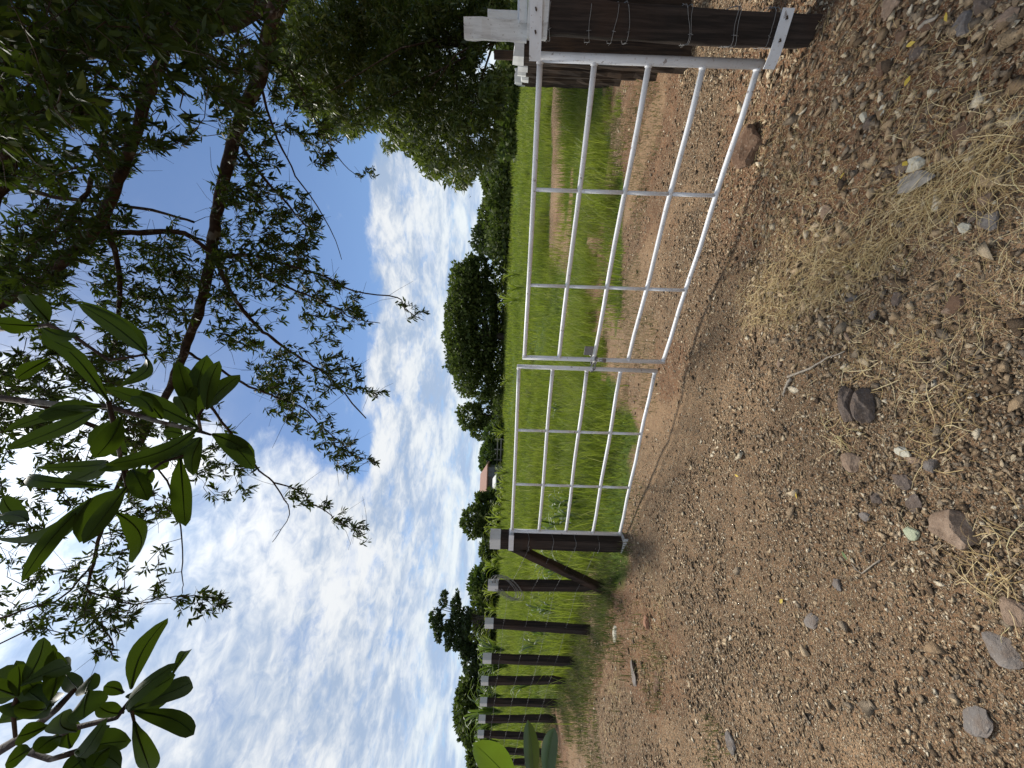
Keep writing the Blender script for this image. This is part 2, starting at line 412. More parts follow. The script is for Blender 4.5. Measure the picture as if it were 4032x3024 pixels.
def mat_metal_white():
    m_, b, out = material('white_enamel_tube')
    co = objco(b)
    n1 = b.noise(co, 5, 4, 0.6); n2 = b.noise(co, 60, 4, 0.65); n3 = b.noise(co, 22, 3, 0.6)
    c = b.mix(b.smooth(n1, 0.4, 0.7, 0, 0.35), (0.70, 0.70, 0.71, 1), (0.50, 0.46, 0.41, 1))
    c = b.mix(b.smooth(n2, 0.60, 0.68, 0, 0.6), c, (0.36, 0.26, 0.19, 1))
    c = b.mix(b.smooth(n3, 0.66, 0.70, 0, 0.7), c, (0.16, 0.11, 0.08, 1))
    principled(b, out, c, b.smooth(n1, 0.3, 0.7, 0.35, 0.6), n2, 0.15, 0.002, 0.45)
    return m_
M['enamel'] = mat_metal_white()
def mat_plain(name, col, rough=0.5, metal=0.0, var=0.3, scale=30, spec=0.4):
    m_, b, out = material(name)
    n1 = b.noise(objco(b), scale, 4, 0.6)
    c = b.mix(b.smooth(n1, 0.35, 0.7, 0, var), (*col, 1), (*(x * 0.4 for x in col), 1))
    principled(b, out, c, rough, n1, 0.2, 0.003, spec, metal)
    return m_
M['galv'] = mat_plain('galvanised_wire', (0.26, 0.25, 0.24), 0.55, 0.5, 0.5, 60)
M['chain'] = mat_plain('steel_chain', (0.30, 0.29, 0.28), 0.35, 0.85, 0.6, 80)
M['weld'] = mat_plain('scorched_weld', (0.40, 0.37, 0.34), 0.6, 0.2, 0.7, 50)
M['nail'] = mat_plain('rusty_nail', (0.10, 0.07, 0.05), 0.7, 0.4)
M['roof'] = mat_plain('terracotta_tile', (0.27, 0.135, 0.095), 0.8, 0, 0.3, 3)
M['roof_grey'] = mat_plain('grey_roof_sheet', (0.50, 0.50, 0.50), 0.7, 0, 0.25, 3)
M['plaster'] = mat_plain('plaster', (0.15, 0.14, 0.13), 0.85, 0, 0.3, 2)
M['plaster_pink'] = mat_plain('plaster_pink', (0.36, 0.27, 0.26), 0.85, 0, 0.3, 2)
M['glass_dark'] = mat_plain('window_glass', (0.03, 0.035, 0.04), 0.15, 0, 0.1, 2, 0.6)
M['old_wood'] = mat_plain('grey_weathered_wood', (0.27, 0.245, 0.21), 0.9, 0, 0.6, 25, 0.15)
M['stick'] = mat_plain('dry_stick', (0.34, 0.29, 0.23), 0.9, 0, 0.6, 60, 0.15)
M['bird'] = mat_plain('dark_plumage', (0.03, 0.03, 0.03), 0.8)
M['gap'] = mat_plain('dark_interior', (0.02, 0.018, 0.016), 0.9)

def mat_stone(name, stops, scale=25, amount=0.5, isl=True):
    m_, b, out = material(name)
    co = worldpos(b)
    if isl: c = b.ramp(island(b), stops)
    else: c = b.ramp(b.noise(objco(b), scale * 0.4, 5, 0.6, 0.4), stops)
    n1 = b.noise(co, scale, 6, 0.65); n2 = b.noise(co, scale * 5, 4, 0.6)
    c = b.mix(b.smooth(n1, 0.35, 0.7, 0, amount), c, (0.13, 0.085, 0.055, 1))
    c = b.mix(b.smooth(n2, 0.55, 0.75, 0, 0.35), c, (0.45, 0.38, 0.30, 1))
    principled(b, out, c, 0.88, b.math('MULTIPLY_ADD', n2, 0.5, n1), 0.9, 0.014, 0.2)
    return m_
GR = [(0, (0.059, 0.039, 0.025)), (0.12, (0.137, 0.094, 0.057)), (0.24, (0.255, 0.171, 0.099)), (0.36, (0.363, 0.254, 0.150)), (0.48, (0.196, 0.155, 0.112)), (0.60, (0.304, 0.240, 0.168)), (0.72, (0.431, 0.301, 0.176)), (0.84, (0.519, 0.390, 0.245)), (0.93, (0.608, 0.489, 0.327)), (1, (0.745, 0.658, 0.499))]
M['gravel'] = mat_stone('gravel', GR, 60, 0.22)
M['rock_brown'] = mat_stone('brown_rock', [(0.3, (0.075, 0.040, 0.025)), (0.5, (0.135, 0.080, 0.050)), (0.78, (0.28, 0.20, 0.14))], 12, 0.4, False)
M['rock_dark'] = mat_stone('dark_rock', [(0.3, (0.075, 0.060, 0.052)), (0.55, (0.145, 0.115, 0.098)), (0.8, (0.27, 0.20, 0.155))], 24, 0.55, False)
M['rock_pink'] = mat_stone('pink_rock', [(0.3, (0.17, 0.115, 0.080)), (0.55, (0.32, 0.23, 0.165)), (0.8, (0.44, 0.33, 0.245))], 22, 0.6, False)
M['rock_grey'] = mat_stone('grey_rock', [(0.3, (0.13, 0.115, 0.105)), (0.55, (0.20, 0.18, 0.165)), (0.8, (0.29, 0.26, 0.23))], 24, 0.55, False)
M['rock_pale'] = mat_stone('pale_rock', [(0.3, (0.38, 0.35, 0.27)), (0.55, (0.52, 0.49, 0.40)), (0.8, (0.62, 0.59, 0.50))], 14, 0.15, False)
M['rock_green'] = mat_stone('green_rock', [(0.3, (0.26, 0.29, 0.19)), (0.55, (0.37, 0.40, 0.28)), (0.8, (0.45, 0.46, 0.35))], 14, 0.15, False)
M['brick'] = mat_stone('brick', [(0.3, (0.26, 0.13, 0.08)), (0.55, (0.36, 0.19, 0.12)), (0.8, (0.42, 0.25, 0.17))], 20, 0.3, False)

def mat_ground():
    m_, b, out = material('stony_soil')
    co = worldpos(b)
    at_ = lambda nm: b.n('ShaderNodeAttribute', attribute_name=nm).outputs['Fac']
    g, red, co_ = at_('grass'), at_('red'), at_('coarse')
    big = b.noise(co, 1.3, 5, 0.6); mid = b.noise(co, 7, 6, 0.65); fine = b.noise(co, 60, 5, 0.7)
    soil = b.mix(b.smooth(mid, 0.3, 0.7), (0.095, 0.050, 0.025, 1), (0.225, 0.132, 0.070, 1))
    soil = b.mix(b.smooth(fine, 0.35, 0.7, 0, 0.6), soil, (0.215, 0.150, 0.100, 1))
    redc = b.mix(b.smooth(mid, 0.3, 0.7), (0.100, 0.040, 0.020, 1), (0.190, 0.088, 0.044, 1))
    soil = b.mix(b.math('MULTIPLY', red, b.smooth(fine, 0.25, 0.6, 0.95, 0.55)), soil, redc)
    soil = b.mix(b.math('MULTIPLY', at_('compact'), b.smooth(mid, 0.25, 0.6, 0.45, 0.9)), soil, (0.30, 0.190, 0.108, 1))
    # grit: small stone chips in the soil
    gsum = None; hgt = None
    for sc, th, amt in ((62, 0.36, 0.8), (120, 0.40, 0.85), (230, 0.42, 0.8)):
        jit = b.n('ShaderNodeVectorMath', operation='MULTIPLY_ADD'); 
        jn = b.noise(co, sc * 0.8, 2, 0.5, col=True); b.put(jit.inputs[0], jn); jit.inputs[1].default_value = (0.9 / sc,) * 3; b.put(jit.inputs[2], co)
        vor = b.n('ShaderNodeTexVoronoi'); b.put(vor.inputs['Vector'], jit.outputs[0]); vor.inputs['Scale'].default_value = sc
        d, vc = vor.outputs['Distance'], vor.outputs['Color']
        sv = b.n('ShaderNodeSeparateColor'); b.put(sv.inputs[0], vc)
        chip = b.ramp(sv.outputs[0], GR)
        on = b.math('MULTIPLY', b.smooth(d, th + 0.12, th), b.smooth(sv.outputs[1], 0.30, 0.36))
        on = b.math('MULTIPLY', on, b.math('MULTIPLY_ADD', red, -0.45, 1.0))
        soil = b.mix(b.math('MULTIPLY', on, amt), soil, chip)
        hh = b.math('MULTIPLY', on, b.math('SUBTRACT', 0.7, d))
        hgt = hh if hgt is None else b.math('MULTIPLY_ADD', hh, 0.6, hgt)
    turf = b.mix(b.smooth(mid, 0.3, 0.7), (0.050, 0.070, 0.016, 1), (0.105, 0.145, 0.026, 1))
    turf = b.mix(b.smooth(big, 0.35, 0.7), turf, (0.085, 0.135, 0.02, 1))
    turf = b.mix(b.smooth(fine, 0.5, 0.75, 0, 0.5), turf, (0.06, 0.05, 0.02, 1))
    gm = b.smooth(b.math('MULTIPLY_ADD', b.math('SUBTRACT', fine, 0.5), 0.7, g), 0.3, 0.7)
    c = b.mix(gm, soil, turf)
    h = b.math('MULTIPLY_ADD', fine, 0.35, hgt)
    principled(b, out, c, 0.95, h, 1.0, 0.02, 0.12)
    return m_
M['ground'] = mat_ground()

# ------------------------------------------------------------------ the ground
def graded(lo, hi, step, far_lo, far_hi, grow=1.22):
    v = list(np.arange(lo, hi + 1e-6, step)); s_ = step; x = hi
    while x < far_hi: s_ *= grow; x += s_; v.append(x)
    s_ = step; x = lo
    while x > far_lo: s_ *= grow; x -= s_; v.insert(0, x)
    return np.array(v)
def build_ground():
    xs = graded(-4.2, 4.2, 0.032, -900, 900, 1.10); ys = graded(0.9, 7.6, 0.032, -60, 1400, 1.10)
    X, Y = np.meshgrid(xs, ys); Z = gz(X, Y)
    nx, ny = len(xs), len(ys)
    V = np.stack([X, Y, Z], -1).reshape(-1, 3)
    i = np.arange(nx * ny).reshape(ny, nx)
    Fc = np.stack([i[:-1, :-1], i[:-1, 1:], i[1:, 1:], i[1:, :-1]], -1).reshape(-1, 4)
    o = mesh_obj('ground', V, Fc, M['ground'], smooth=True)
    g, r, c = zones(V[:, 0], V[:, 1])
    for nm, arr in (('grass', g), ('red', r), ('coarse', c), ('compact', compact(V[:, 0], V[:, 1]))):
        at_ = o.data.attributes.new(nm, 'FLOAT', 'POINT'); at_.data.foreach_set('value', arr.astype(np.float32))
    tag(o, kind='structure')
build_ground()

# ------------------------------------------------------------------ gate
GH = 1.2
RH = Vector((1.797, 2.108, 1.40)); RF = Vector((0.234, 3.329, 1.394))
LF = Vector((0.156, 3.386, 1.438)); LH = Vector((-1.63, 4.276, 1.440))
def gate_leaf(name, hinge, free, label, rs=0.024):
    """tubular leaf: thick hinge stile, free stile, five rails in three bays, two upright bars"""
    root = empty(name, (hinge.x, hinge.y, gzf(hinge.x, hinge.y))); tag(root, label, 'gate', 'leaves of the double gate')
    org = Vector(root.location)
    P = lambda t, z: hinge.lerp(free, t) - Vector((0, 0, z)) - org
    dirv = (free - hinge); dirv.z = 0; dirv.normalize(); nrm = Vector((-dirv.y, dirv.x, 0))
    wl = (free - hinge).length
    mb = MB(); mb.tube([P(0, -0.018), P(0, GH / 2), P(0, GH + 0.02)], rs, 16); mb.build('hinge_stile', M['enamel'], root, True)
    mb = MB(); mb.tube([P(1, -0.0165), P(1, GH / 2), P(1, GH + 0.0165)], 0.0185, 14); mb.build('free_stile', M['enamel'], root, True)
    r = 0.0165
    for k in range(5):
        z = GH * k / 4
        mb = MB()
        pts = [P(t, z + 0.004 * math.sin(3.1 * t * (k + 1))) for t in np.linspace(0.012, 0.992, 9)]
        mb.tube(pts, r, 12)
        o = mb.build('rail', M['enamel'], root, True)
        for t0, rr in ((rs * 0.9 / wl, r * 1.22), (1 - 0.017 / wl, r * 1.15)):   # weld collars at the stiles
            w = MB(); w.tube([P(t0 - 0.004, z), P(t0 + 0.004, z)], rr, 10); w.build('weld', M['enamel'], o, True)
    for t in (1 / 3, 2 / 3):
        for k in range(4):
            mb = MB(); mb.tube([P(t, GH * k / 4 + r * 0.7), P(t, GH * (k + 1) / 4 - r * 0.7)], 0.0125, 10)
            mb.build('upright_bar', M['enamel'], root, True)
    return root, P, org, dirv, nrm
right_leaf, PR, orgR, dR, nR = gate_leaf('gate_leaf', RH, RF, 'white tubular gate leaf nearest the camera, hinged to the thick dark post')
left_leaf, PL, orgL, dL, nL = gate_leaf('gate_leaf', LH, LF, 'white tubular gate leaf farther away, hinged to the braced post', 0.021)
# latch plate on the near leaf
mb = MB(); Mz = Matrix(((dR.x, nR.x, 0), (dR.y, nR.y, 0), (0, 0, 1)))
mb.box(PR(0.955, GH / 2 - 0.055), (0.085, 0.006, 0.075), Mz); mb.build('latch_plate', M['galv'], right_leaf)
mb = MB(); mb.tube([PR(0.985, GH / 2 - 0.03) - nR * 0.03, PR(1.0, GH / 2 - 0.005) - nR * 0.035, PR(1.03, GH / 2 - 0.01) - nR * 0.02], 0.008, 8)
mb.build('bolt', M['chain'], right_leaf, True)

def torus_pts(c, u, v, ru, rv, n=14):
    return [c + u * (ru * math.cos(2 * math.pi * k / n)) + v * (rv * math.sin(2 * math.pi * k / n)) for k in range(n + 1)]
cm = RF.lerp(LF, 0.5) - Vector((0, 0, GH / 2 + 0.02))
chain = empty('chain', cm); tag(chain, 'steel chain with padlock tying the two white gate leaves together', 'chain')
across = (RF - LF).normalized(); toward = Vector((-0.1, -1, 0)).normalized()
loop = []
for k in range(13):
    a = 2 * math.pi * k / 13
    loop.append(across * (0.078 * math.cos(a)) + toward * (0.045 * math.sin(a)) + Vector((0, 0, 0.02 * math.cos(a) - 0.012 + 0.01 * math.sin(2 * a))))
for k in range(13):
    p0, p1 = loop[k], loop[(k + 1) % 13]; t = (p1 - p0).normalized(); s_ = t.cross(Vector((0, 0, 1))).normalized()
    u = s_ if k % 2 else t.cross(s_)
    mb = MB(); mb.tube(torus_pts((p0 + p1) / 2, t, u, 0.021, 0.010, 12), 0.0042, 6, False); mb.build('link', M['chain'], chain, True)
mb = MB()
pb = across * 0.05 + toward * 0.065 + Vector((0, 0, -0.055))
mb.box(pb, (0.034, 0.018, 0.036), None, 0.004); pl = mb.build('padlock', M['chain'], chain)
mb = MB(); mb.tube([pb + Vector((0.011 * math.cos(a), 0, 0.016 + 0.024 * math.sin(a))) for a in np.linspace(0, math.pi, 9)], 0.0032, 6); mb.build('shackle', M['galv'], pl, True)

# ------------------------------------------------------------------ posts
def rough_beam(p0, p1, sec, rz, n=12, wob=0.004, taper=1.0, seed=0, bev=0.012, rot=None):
    """sawn beam between two points: chamfered, slightly crooked section; returns verts, faces"""
    r_ = np.random.default_rng(seed); p0, p1 = Vector(p0), Vector(p1); ax = (p1 - p0).normalized()
    ux = Vector((math.cos(rz), math.sin(rz), 0)); ux = (ux - ax * ux.dot(ax)).normalized(); uy = ax.cross(ux)
    hx, hy = sec[0] / 2, sec[1] / 2; bx_ = min(bev, hx * 0.4)
    oc = [(hx - bx_, -hy), (hx, -hy + bx_), (hx, 0), (hx, hy - bx_), (hx - bx_, hy), (0, hy), (-hx + bx_, hy), (-hx, hy - bx_), (-hx, 0), (-hx, -hy + bx_), (-hx + bx_, -hy), (0, -hy)]
    vs_, fs_ = [], []; k = len(oc); px_ = r_.normal(0, wob, (n, 2)); ch = r_.normal(0, wob * 0.5, (n, k, 2))
    px_ = np.cumsum(px_, 0) * 0.5; px_ -= np.linspace(0, 1, n)[:, None] * px_[-1]
    for i in range(n):
        t = i / (n - 1); c = p0.lerp(p1, t); sc = 1 + (taper - 1) * t
        for j, (x, y) in enumerate(oc):
            vs_.append(c + ux * (x * sc + px_[i, 0] + ch[i, j, 0]) + uy * (y * sc + px_[i, 1] + ch[i, j, 1]))
    for i in range(n - 1):
        for j in range(k): fs_.append((i * k + j, i * k + (j + 1) % k, (i + 1) * k + (j + 1) % k, (i + 1) * k + j))
    fs_.append(tuple(range(k))[::-1]); fs_.append(tuple(range((n - 1) * k, n * k)))
    return vs_, fs_
def beam(name, p0, p1, sec, rz, mat, parent, **kw):
    v, f = rough_beam(p0, p1, sec, rz, **kw); mb = MB(); mb.add(v, f); return mb.build(name, mat, parent)
def wrap_wire(parent, c, half, z, rz, tilt=0.0, rad=0.0016, barbs=True, slack=0.006, seed=0):
    """one turn of barbed wire round a square post"""
    r_ = random.Random(seed); ux = Vector((math.cos(rz), math.sin(rz), 0)); uy = Vector((-math.sin(rz), math.cos(rz), 0)); pts = []
    for k in range(33):
        a = 2 * math.pi * k / 32; cx, sx = math.cos(a), math.sin(a); m_ = max(abs(cx) / half[0], abs(sx) / half[1])
        s_ = 1 / m_ + slack + 0.004 * r_.random()
        pts.append(Vector(c) + ux * cx * s_ + uy * sx * s_ + Vector((0, 0, z + tilt * cx + 0.006 * math.sin(3 * a + seed))))
    mb = MB(); mb.tube(pts, rad, 5, False)
    if barbs:
        for k in (7, 15, 22, 29):
            d = Vector((r_.uniform(-1, 1), r_.uniform(-1, 1), 1)).normalized() * 0.012; mb.tube([pts[k] - d, pts[k] + d], 0.0013, 4)
    return mb.build('wire_wrap', M['galv'], parent, True)

# thick post by the camera: dark squared timber, white top, gate straps
angR = math.atan2(-dR.y, -dR.x)                   # direction from the gate towards the post
pc = RH - dR * 0.128; pc.z = 0
gzp = gzf(pc.x, pc.y)
post = empty('gate_post', (pc.x, pc.y, gzp)); tag(post, 'thick dark timber gate post nearest the camera with wires wound round it', 'gate post')
lean = Vector((0.026, -0.018, 0)); fr0 = -nR if nR.y > 0 else nR
beam('shaft', (0, 0, -0.25), lean * 0.93 + Vector((0, 0, 1.372 - gzp)), (0.122, 0.15), angR, M['timber'], post, seed=3, taper=1.15, n=16, bev=0.008)
beam('painted_band', lean * 0.93 + dR * .008 + Vector((0, 0, 1.3725 - gzp)), lean + dR * .008 + Vector((0, 0, 1.478 - gzp)), (0.162, 0.174), angR, M['white_wood'], post, seed=4, n=5, wob=0.002, bev=0.006)
beam('top_block', lean + dR * 0.055 - fr0 * 0.03 + Vector((0, 0, 1.478 - gzp)), lean + dR * 0.052 - fr0 * 0.03 + Vector((0, 0, 1.812 - gzp)), (0.088, 0.09), angR, M['white_wood'], post, seed=5, n=8, wob=0.003, bev=0.004)
Mr = Matrix(((-dR.x, nR.x, 0), (-dR.y, nR.y, 0), (0, 0, 1)))
fr = -nR if nR.y > 0 else nR                      # outward side of the gate, towards the camera
def strap(zc, zdrop, name='hinge_strap', ext=0.165, wid=0.062):
    """flat bar nailed across the face of the post and curled under the hinge stile"""
    mb = MB(); pts = []
    for s_ in np.linspace(-0.07, ext, 9):
        bend = max(0, s_ - 0.07)
        pts.append(lean * 0.5 + dR * s_ + fr * (0.090 - 2.6 * bend * bend) + Vector((0, 0, zc - gzp - zdrop * (s_ + 0.09))))
    v, f = [], []
    for p in pts:
        v += [p + Vector((0, 0, wid / 2)), p - Vector((0, 0, wid / 2)), p - Vector((0, 0, wid / 2)) + fr * 0.006, p + Vector((0, 0, wid / 2)) + fr * 0.006]
    for i in range(len(pts) - 1):
        for j in range(4): f.append((i * 4 + j, i * 4 + (j + 1) % 4, i * 4 + 4 + (j + 1) % 4, i * 4 + 4 + j))
    f += [(0, 1, 2, 3), tuple(range(len(v) - 4, len(v)))[::-1]]
    mb.add(v, f); o = mb.build(name, M['enamel'], post)
    for s_ in (-0.03, 0.055):
        nb = MB(); c = lean * 0.5 + dR * s_ + fr * 0.097 + Vector((0, 0, zc - gzp - zdrop * (s_ + 0.09)))
        nb.tube([c - fr * 0.01, c + fr * 0.012, c + fr * 0.014 + Vector((0.012, 0, 0.004))], 0.0045, 6); nb.build('nail', M['nail'], o, True)
strap(1.438, 0.03); strap(0.185, 0.05, ext=0.165, wid=0.058)
for k, (z, tl) in enumerate(((1.365, 0.004), (1.16, 0.012), (1.03, 0.0), (0.965, 0.02), (0.66, 0.03), (0.645, 0.012), (0.42, 0.01), (0.405, 0.025), (0.235, 0.02), (0.20, 0.035))):
    wrap_wire(post, lean * 0.5, (0.068, 0.082), z - gzp, angR, tl, seed=k)
# white board resting behind the post top, running out to the right
bd = empty('white_board', (pc.x + 0.05, pc.y - 0.02, 1.495)); tag(bd, 'white painted horizontal board lying on top of the thick gate post', 'board')
p1 = Vector((0.9, -0.50, 0.02))
beam('plank', (-0.045, 0.03, 0.007), p1, (0.11, 0.044), angR, M['white_wood'], bd, seed=8, n=8, wob=0.002, bev=0.004)
# second white stump behind the board
sb = at(1973, 68, 2.30)
st = empty('white_stub', (sb.x, sb.y, gzf(sb.x, sb.y))); tag(st, 'short post with rounded whitewashed top right behind the tall white post head', 'post', 'corral posts')
beam('shaft', (0, 0, -0.2), (0, 0, 1.44 - st.location.z), (0.10, 0.12), angR, M['timber'], st, seed=21)
beam('painted_top', (0, 0, 1.4405 - st.location.z), (0, 0, 1.71 - st.location.z), (0.068, 0.10), angR, M['white_cap'], st, seed=22, n=7, taper=0.93, bev=0.014)

# corral of dark logs running away from the thick post, tops whitewashed
def log_post(x, y, top, r, label, seed, white=0.14, cat='log post', mat='log'):
    z0 = gzf(x, y); root = empty('corral_post', (x, y, z0)); tag(root, label, cat, 'whitewashed corral posts')
    r_ = np.random.default_rng(seed); n, k = 12, 12; vs_, fs_ = [], []
    prof = 1 + 0.10 * r_.normal(size=k); lx, ly = r_.normal(0, 0.02, 2)
    H = top - z0 - white
    for i in range(n):
        t = i / (n - 1)
        for j in range(k):
            a = 2 * math.pi * j / k; rr = r * prof[j] * (1 + 0.05 * r_.normal()) * (1.08 - 0.12 * t)
            vs_.append((lx * t + rr * math.cos(a), ly * t + rr * math.sin(a), -0.2 + (H + 0.2) * t))
    for i in range(n - 1):
        for j in range(k): fs_.append((i * k + j, i * k + (j + 1) % k, (i + 1) * k + (j + 1) % k, (i + 1) * k + j))
    fs_ += [tuple(range(k))[::-1], tuple(range((n - 1) * k, n * k))]
    mb = MB(); mb.add(vs_, fs_); mb.build('log', M[mat], root)
    if white > 0:
        ring = [Vector(v) for v in vs_[-k:]]; c = Vector((lx, ly, 0)); v2, f2 = [], []
        for z, s_ in ((H + 0.0006, 1.02), (H + white * 0.5, 1.0), (H + white, 0.95)):
            for p in ring: v2.append(Vector((c.x + (p.x - c.x) * s_, c.y + (p.y - c.y) * s_, z + (0.012 * math.sin(7 * p.x / r) if z > H + 0.01 else 0))))
        for i in range(2):
            for j in range(k): f2.append((i * k + j, i * k + (j + 1) % k, (i + 1) * k + (j + 1) % k, (i + 1) * k + j))
        f2 += [tuple(range(k))[::-1], tuple(range(2 * k, 3 * k))]
        mb = MB(); mb.add(v2, f2); mb.build('painted_top', M['white_cap'], root)
    return root
# image column (photo y) and distance of each visible log, nearest first; tops read off the photograph
rows = [(205, 3.35, 2024, 0.115), (232, 4.0, 2044, 0.12), (256, 4.8, 2040, 0.125), (280, 5.7, 2052, 0.125), (296, 6.6, 2028, 0.12), (306, 7.7, 2042, 0.13), (314, 9.0, 2034, 0.13)]
lab = ['first corral log behind the gate post, beside the white hinge stile', 'second corral log from the gate post', 'third corral log from the gate post, squarish white head',
       'fourth corral log from the gate post', 'fifth corral log from the gate post, head a little taller', 'sixth corral log from the gate post', 'farthest corral log, its white head at the end of the row']
for k, ((py, d, tx, r), l_) in enumerate(zip(rows, lab)):
    p = at(tx, py, d); log_post(p.x, p.y, p.z, r, l_, 40 + k, 0.05 + 0.011 * d)
p = at(1848, 214, 5.2); log_post(at(1960, 218, 5.2).x, 5.2, at(1945, 218, 5.2).z, 0.055, 'thin grey bare stake taller than the corral logs, no paint', 61, 0.0, 'stake', 'log')
p = at(2400, 40, 3.25); log_post(p.x + 0.03, p.y, 1.30, 0.10, 'dark log with no white head right behind the thick gate post', 62, 0.0)

# far gate post with brace
angL = math.atan2(dL.y, dL.x)
pl_ = LH - dL * 0.135
zl = gzf(pl_.x, pl_.y)
post2 = empty('gate_post', (pl_.x, pl_.y, zl)); tag(post2, 'squared dark gate post with white head where the farther gate leaf hangs', 'gate post')
ztop = at(1930, 2125, pl_.y).z
beam('shaft', (0, 0, -0.25), (0, 0, ztop - zl - 0.118), (0.155, 0.155), angL, M['timber'], post2, seed=12, n=14, bev=0.008)
beam('painted_top', (0, 0, ztop - zl - 0.1175), (0, 0, ztop - zl), (0.160, 0.160), angL, M['white_cap'], post2, seed=13, n=4, wob=0.001, bev=0.008)
f2_ = Vector((dL.y, -dL.x, 0)); f2_ = -f2_ if f2_.y > 0 else f2_
def strap2(z, w_, mat):
    mb = MB(); Mx = Matrix(((dL.x, f2_.x, 0), (dL.y, f2_.y, 0), (0, 0, 1)))
    mb.box(f2_ * 0.083 + dL * 0.035 + Vector((0, 0, z)), (0.235, 0.006, w_), Mx); mb.box(dL * 0.083 + Vector((0, 0, z)), (0.006, 0.16, w_ - 0.004), Mx)
    return mb.build('hinge_strap', mat, post2)
strap2(1.445 - zl, 0.055, M['enamel']); strap2(0.185 - zl, 0.06, M['enamel'])
for k, z in enumerate((1.22, 0.95, 0.70, 0.44)): wrap_wire(post2, (0, 0, 0), (0.078, 0.078), z - zl + 0.03, angL, 0.004, 0.0025, False, 0.003, k)

# wire fence on the left
fdir = Vector((-math.cos(math.radians(30)), math.sin(math.radians(30)), 0))
def fence_xy(py):                                   # where the fence line crosses an image column
    r = ray(1990, py); r = Vector((r.x, r.y, 0))
    # pl_ + s*fdir = t*r
    A_ = np.array([[r.x, -fdir.x], [r.y, -fdir.y]]); t, s_ = np.linalg.solve(A_, np.array([pl_.x, pl_.y]))
    return r.x * t, r.y * t
cols = [(2305, 1922, 0.098, 'crooked post with wire coil hung over its white head, propped by the brace'),
        (2456, 1909, 0.092, 'first plain white-headed fence post left of the wire coil'), (2594, 1901, 0.100, 'second plain white-headed fence post from the wire coil'),
        (2683, 1894, 0.090, 'third plain white-headed fence post from the wire coil'), (2766, 1890, 0.092, 'fourth plain white-headed fence post from the wire coil'),
        (2834, 1885, 0.092, 'fifth white-headed fence post, just before the wide leaves'), (2893, 1881, 0.088, 'sixth white-headed fence post, its foot behind a wide leaf'),
        (2955, 1878, 0.09, 'fence post partly hidden by the bright wide leaf'), (3000, 1875, 0.09, 'last fence post in view, hidden by wide leaves')]
fence_pts = []
for k, (py, tx, sec, l_) in enumerate(cols):
    x, y = fence_xy(py); z0 = gzf(x, y); top = at(tx, py, y).z
    root = empty('fence_post', (x, y, z0)); tag(root, l_, 'fence post', 'posts of the wire fence')
    cap = 0.118 * sec / 0.092
    lx, ly = np.random.default_rng(k + 5).normal(0, 0.028, 2)
    beam('shaft', (-lx, -ly, -0.3), (0, 0, top - z0 - cap), (sec, sec), angL + 0.05 * math.sin(k * 2.3), M['timber'], root, seed=70 + k, n=10, wob=0.006, bev=0.007)
    beam('painted_top', (0, 0, top - z0 - cap + 0.0006), (0, 0, top - z0), (sec * 1.04, sec * 1.04), angL + 0.05 * math.sin(k * 2.3), M['white_cap'], root, seed=90 + k, n=4, wob=0.001, bev=0.006)
    fence_pts.append((Vector((x, y, z0)), top))
bp, btop = fence_pts[0]
br = empty('brace_beam', (pl_.x, pl_.y, 1.3)); tag(br, 'dark diagonal brace beam leaning from the far gate post down to the next post', 'brace')
e0 = Vector((pl_.x, pl_.y, ztop - 0.22)) + fdir * 0.095; e1 = Vector((bp.x, bp.y, bp.z - 0.02)) - fdir * 0.06 + f2_ * 0.07
beam('timber', e0 - br.location, e1 - Vector(br.location), (0.085, 0.10), angL, M['timber'], br, seed=33, n=10)
coil = empty('wire_coil', (bp.x, bp.y, btop - 0.08)); tag(coil, 'coil of spare grey wire hung over a white post head', 'wire coil')
for k in range(9):
    r_ = random.Random(k); c = Vector((r_.uniform(-.015, .02), -0.055, -0.11 - 0.012 * k)); mb = MB()
    tl = 0.55 + 0.1 * r_.random(); u = Vector((math.cos(tl), 0, math.sin(tl) * -1)); v = Vector((math.sin(tl), 0.18, math.cos(tl)))
    mb.tube(torus_pts(c, u, v, 0.085 + 0.012 * r_.random(), 0.165 + 0.03 * r_.random(), 28), 0.0024, 5, False)
    mb.build('loop', M['galv'], coil, True)
for k, fr_ in enumerate((0.24, 0.43, 0.62, 0.83)):
    names = ['lowest', 'second', 'third', 'top']
    root = None; mb = MB(); pts = [Vector((pl_.x, pl_.y, zl + (1.45 - zl) * fr_)) + f2_ * 0.08]
    for (p, t) in fence_pts: pts.append(Vector((p.x, p.y, p.z + (t - p.z) * fr_)) + f2_ * 0.054)
    full = []
    for a_, b_ in zip(pts[:-1], pts[1:]):
        for t in np.linspace(0, 1, 7)[:-1]: full.append(a_.lerp(b_, t) - Vector((0, 0, 0.012 * 4 * t * (1 - t))))
    full.append(pts[-1]); mb.tube(full, 0.0010, 5, False)
    for q_ in range(0, len(full) - 1):
        for t in (0.15, 0.65):
            c = full[q_].lerp(full[q_ + 1], t); d = Vector((random.uniform(-1, 1), random.uniform(-1, 1), 1)).normalized() * 0.013; mb.tube([c - d, c + d], 0.0009, 4)
    o = mb.build('barbed_wire', M['galv'], None, True); tag(o, '%s strand of barbed wire strung along the left fence posts' % names[k], 'wire', 'fence wires')

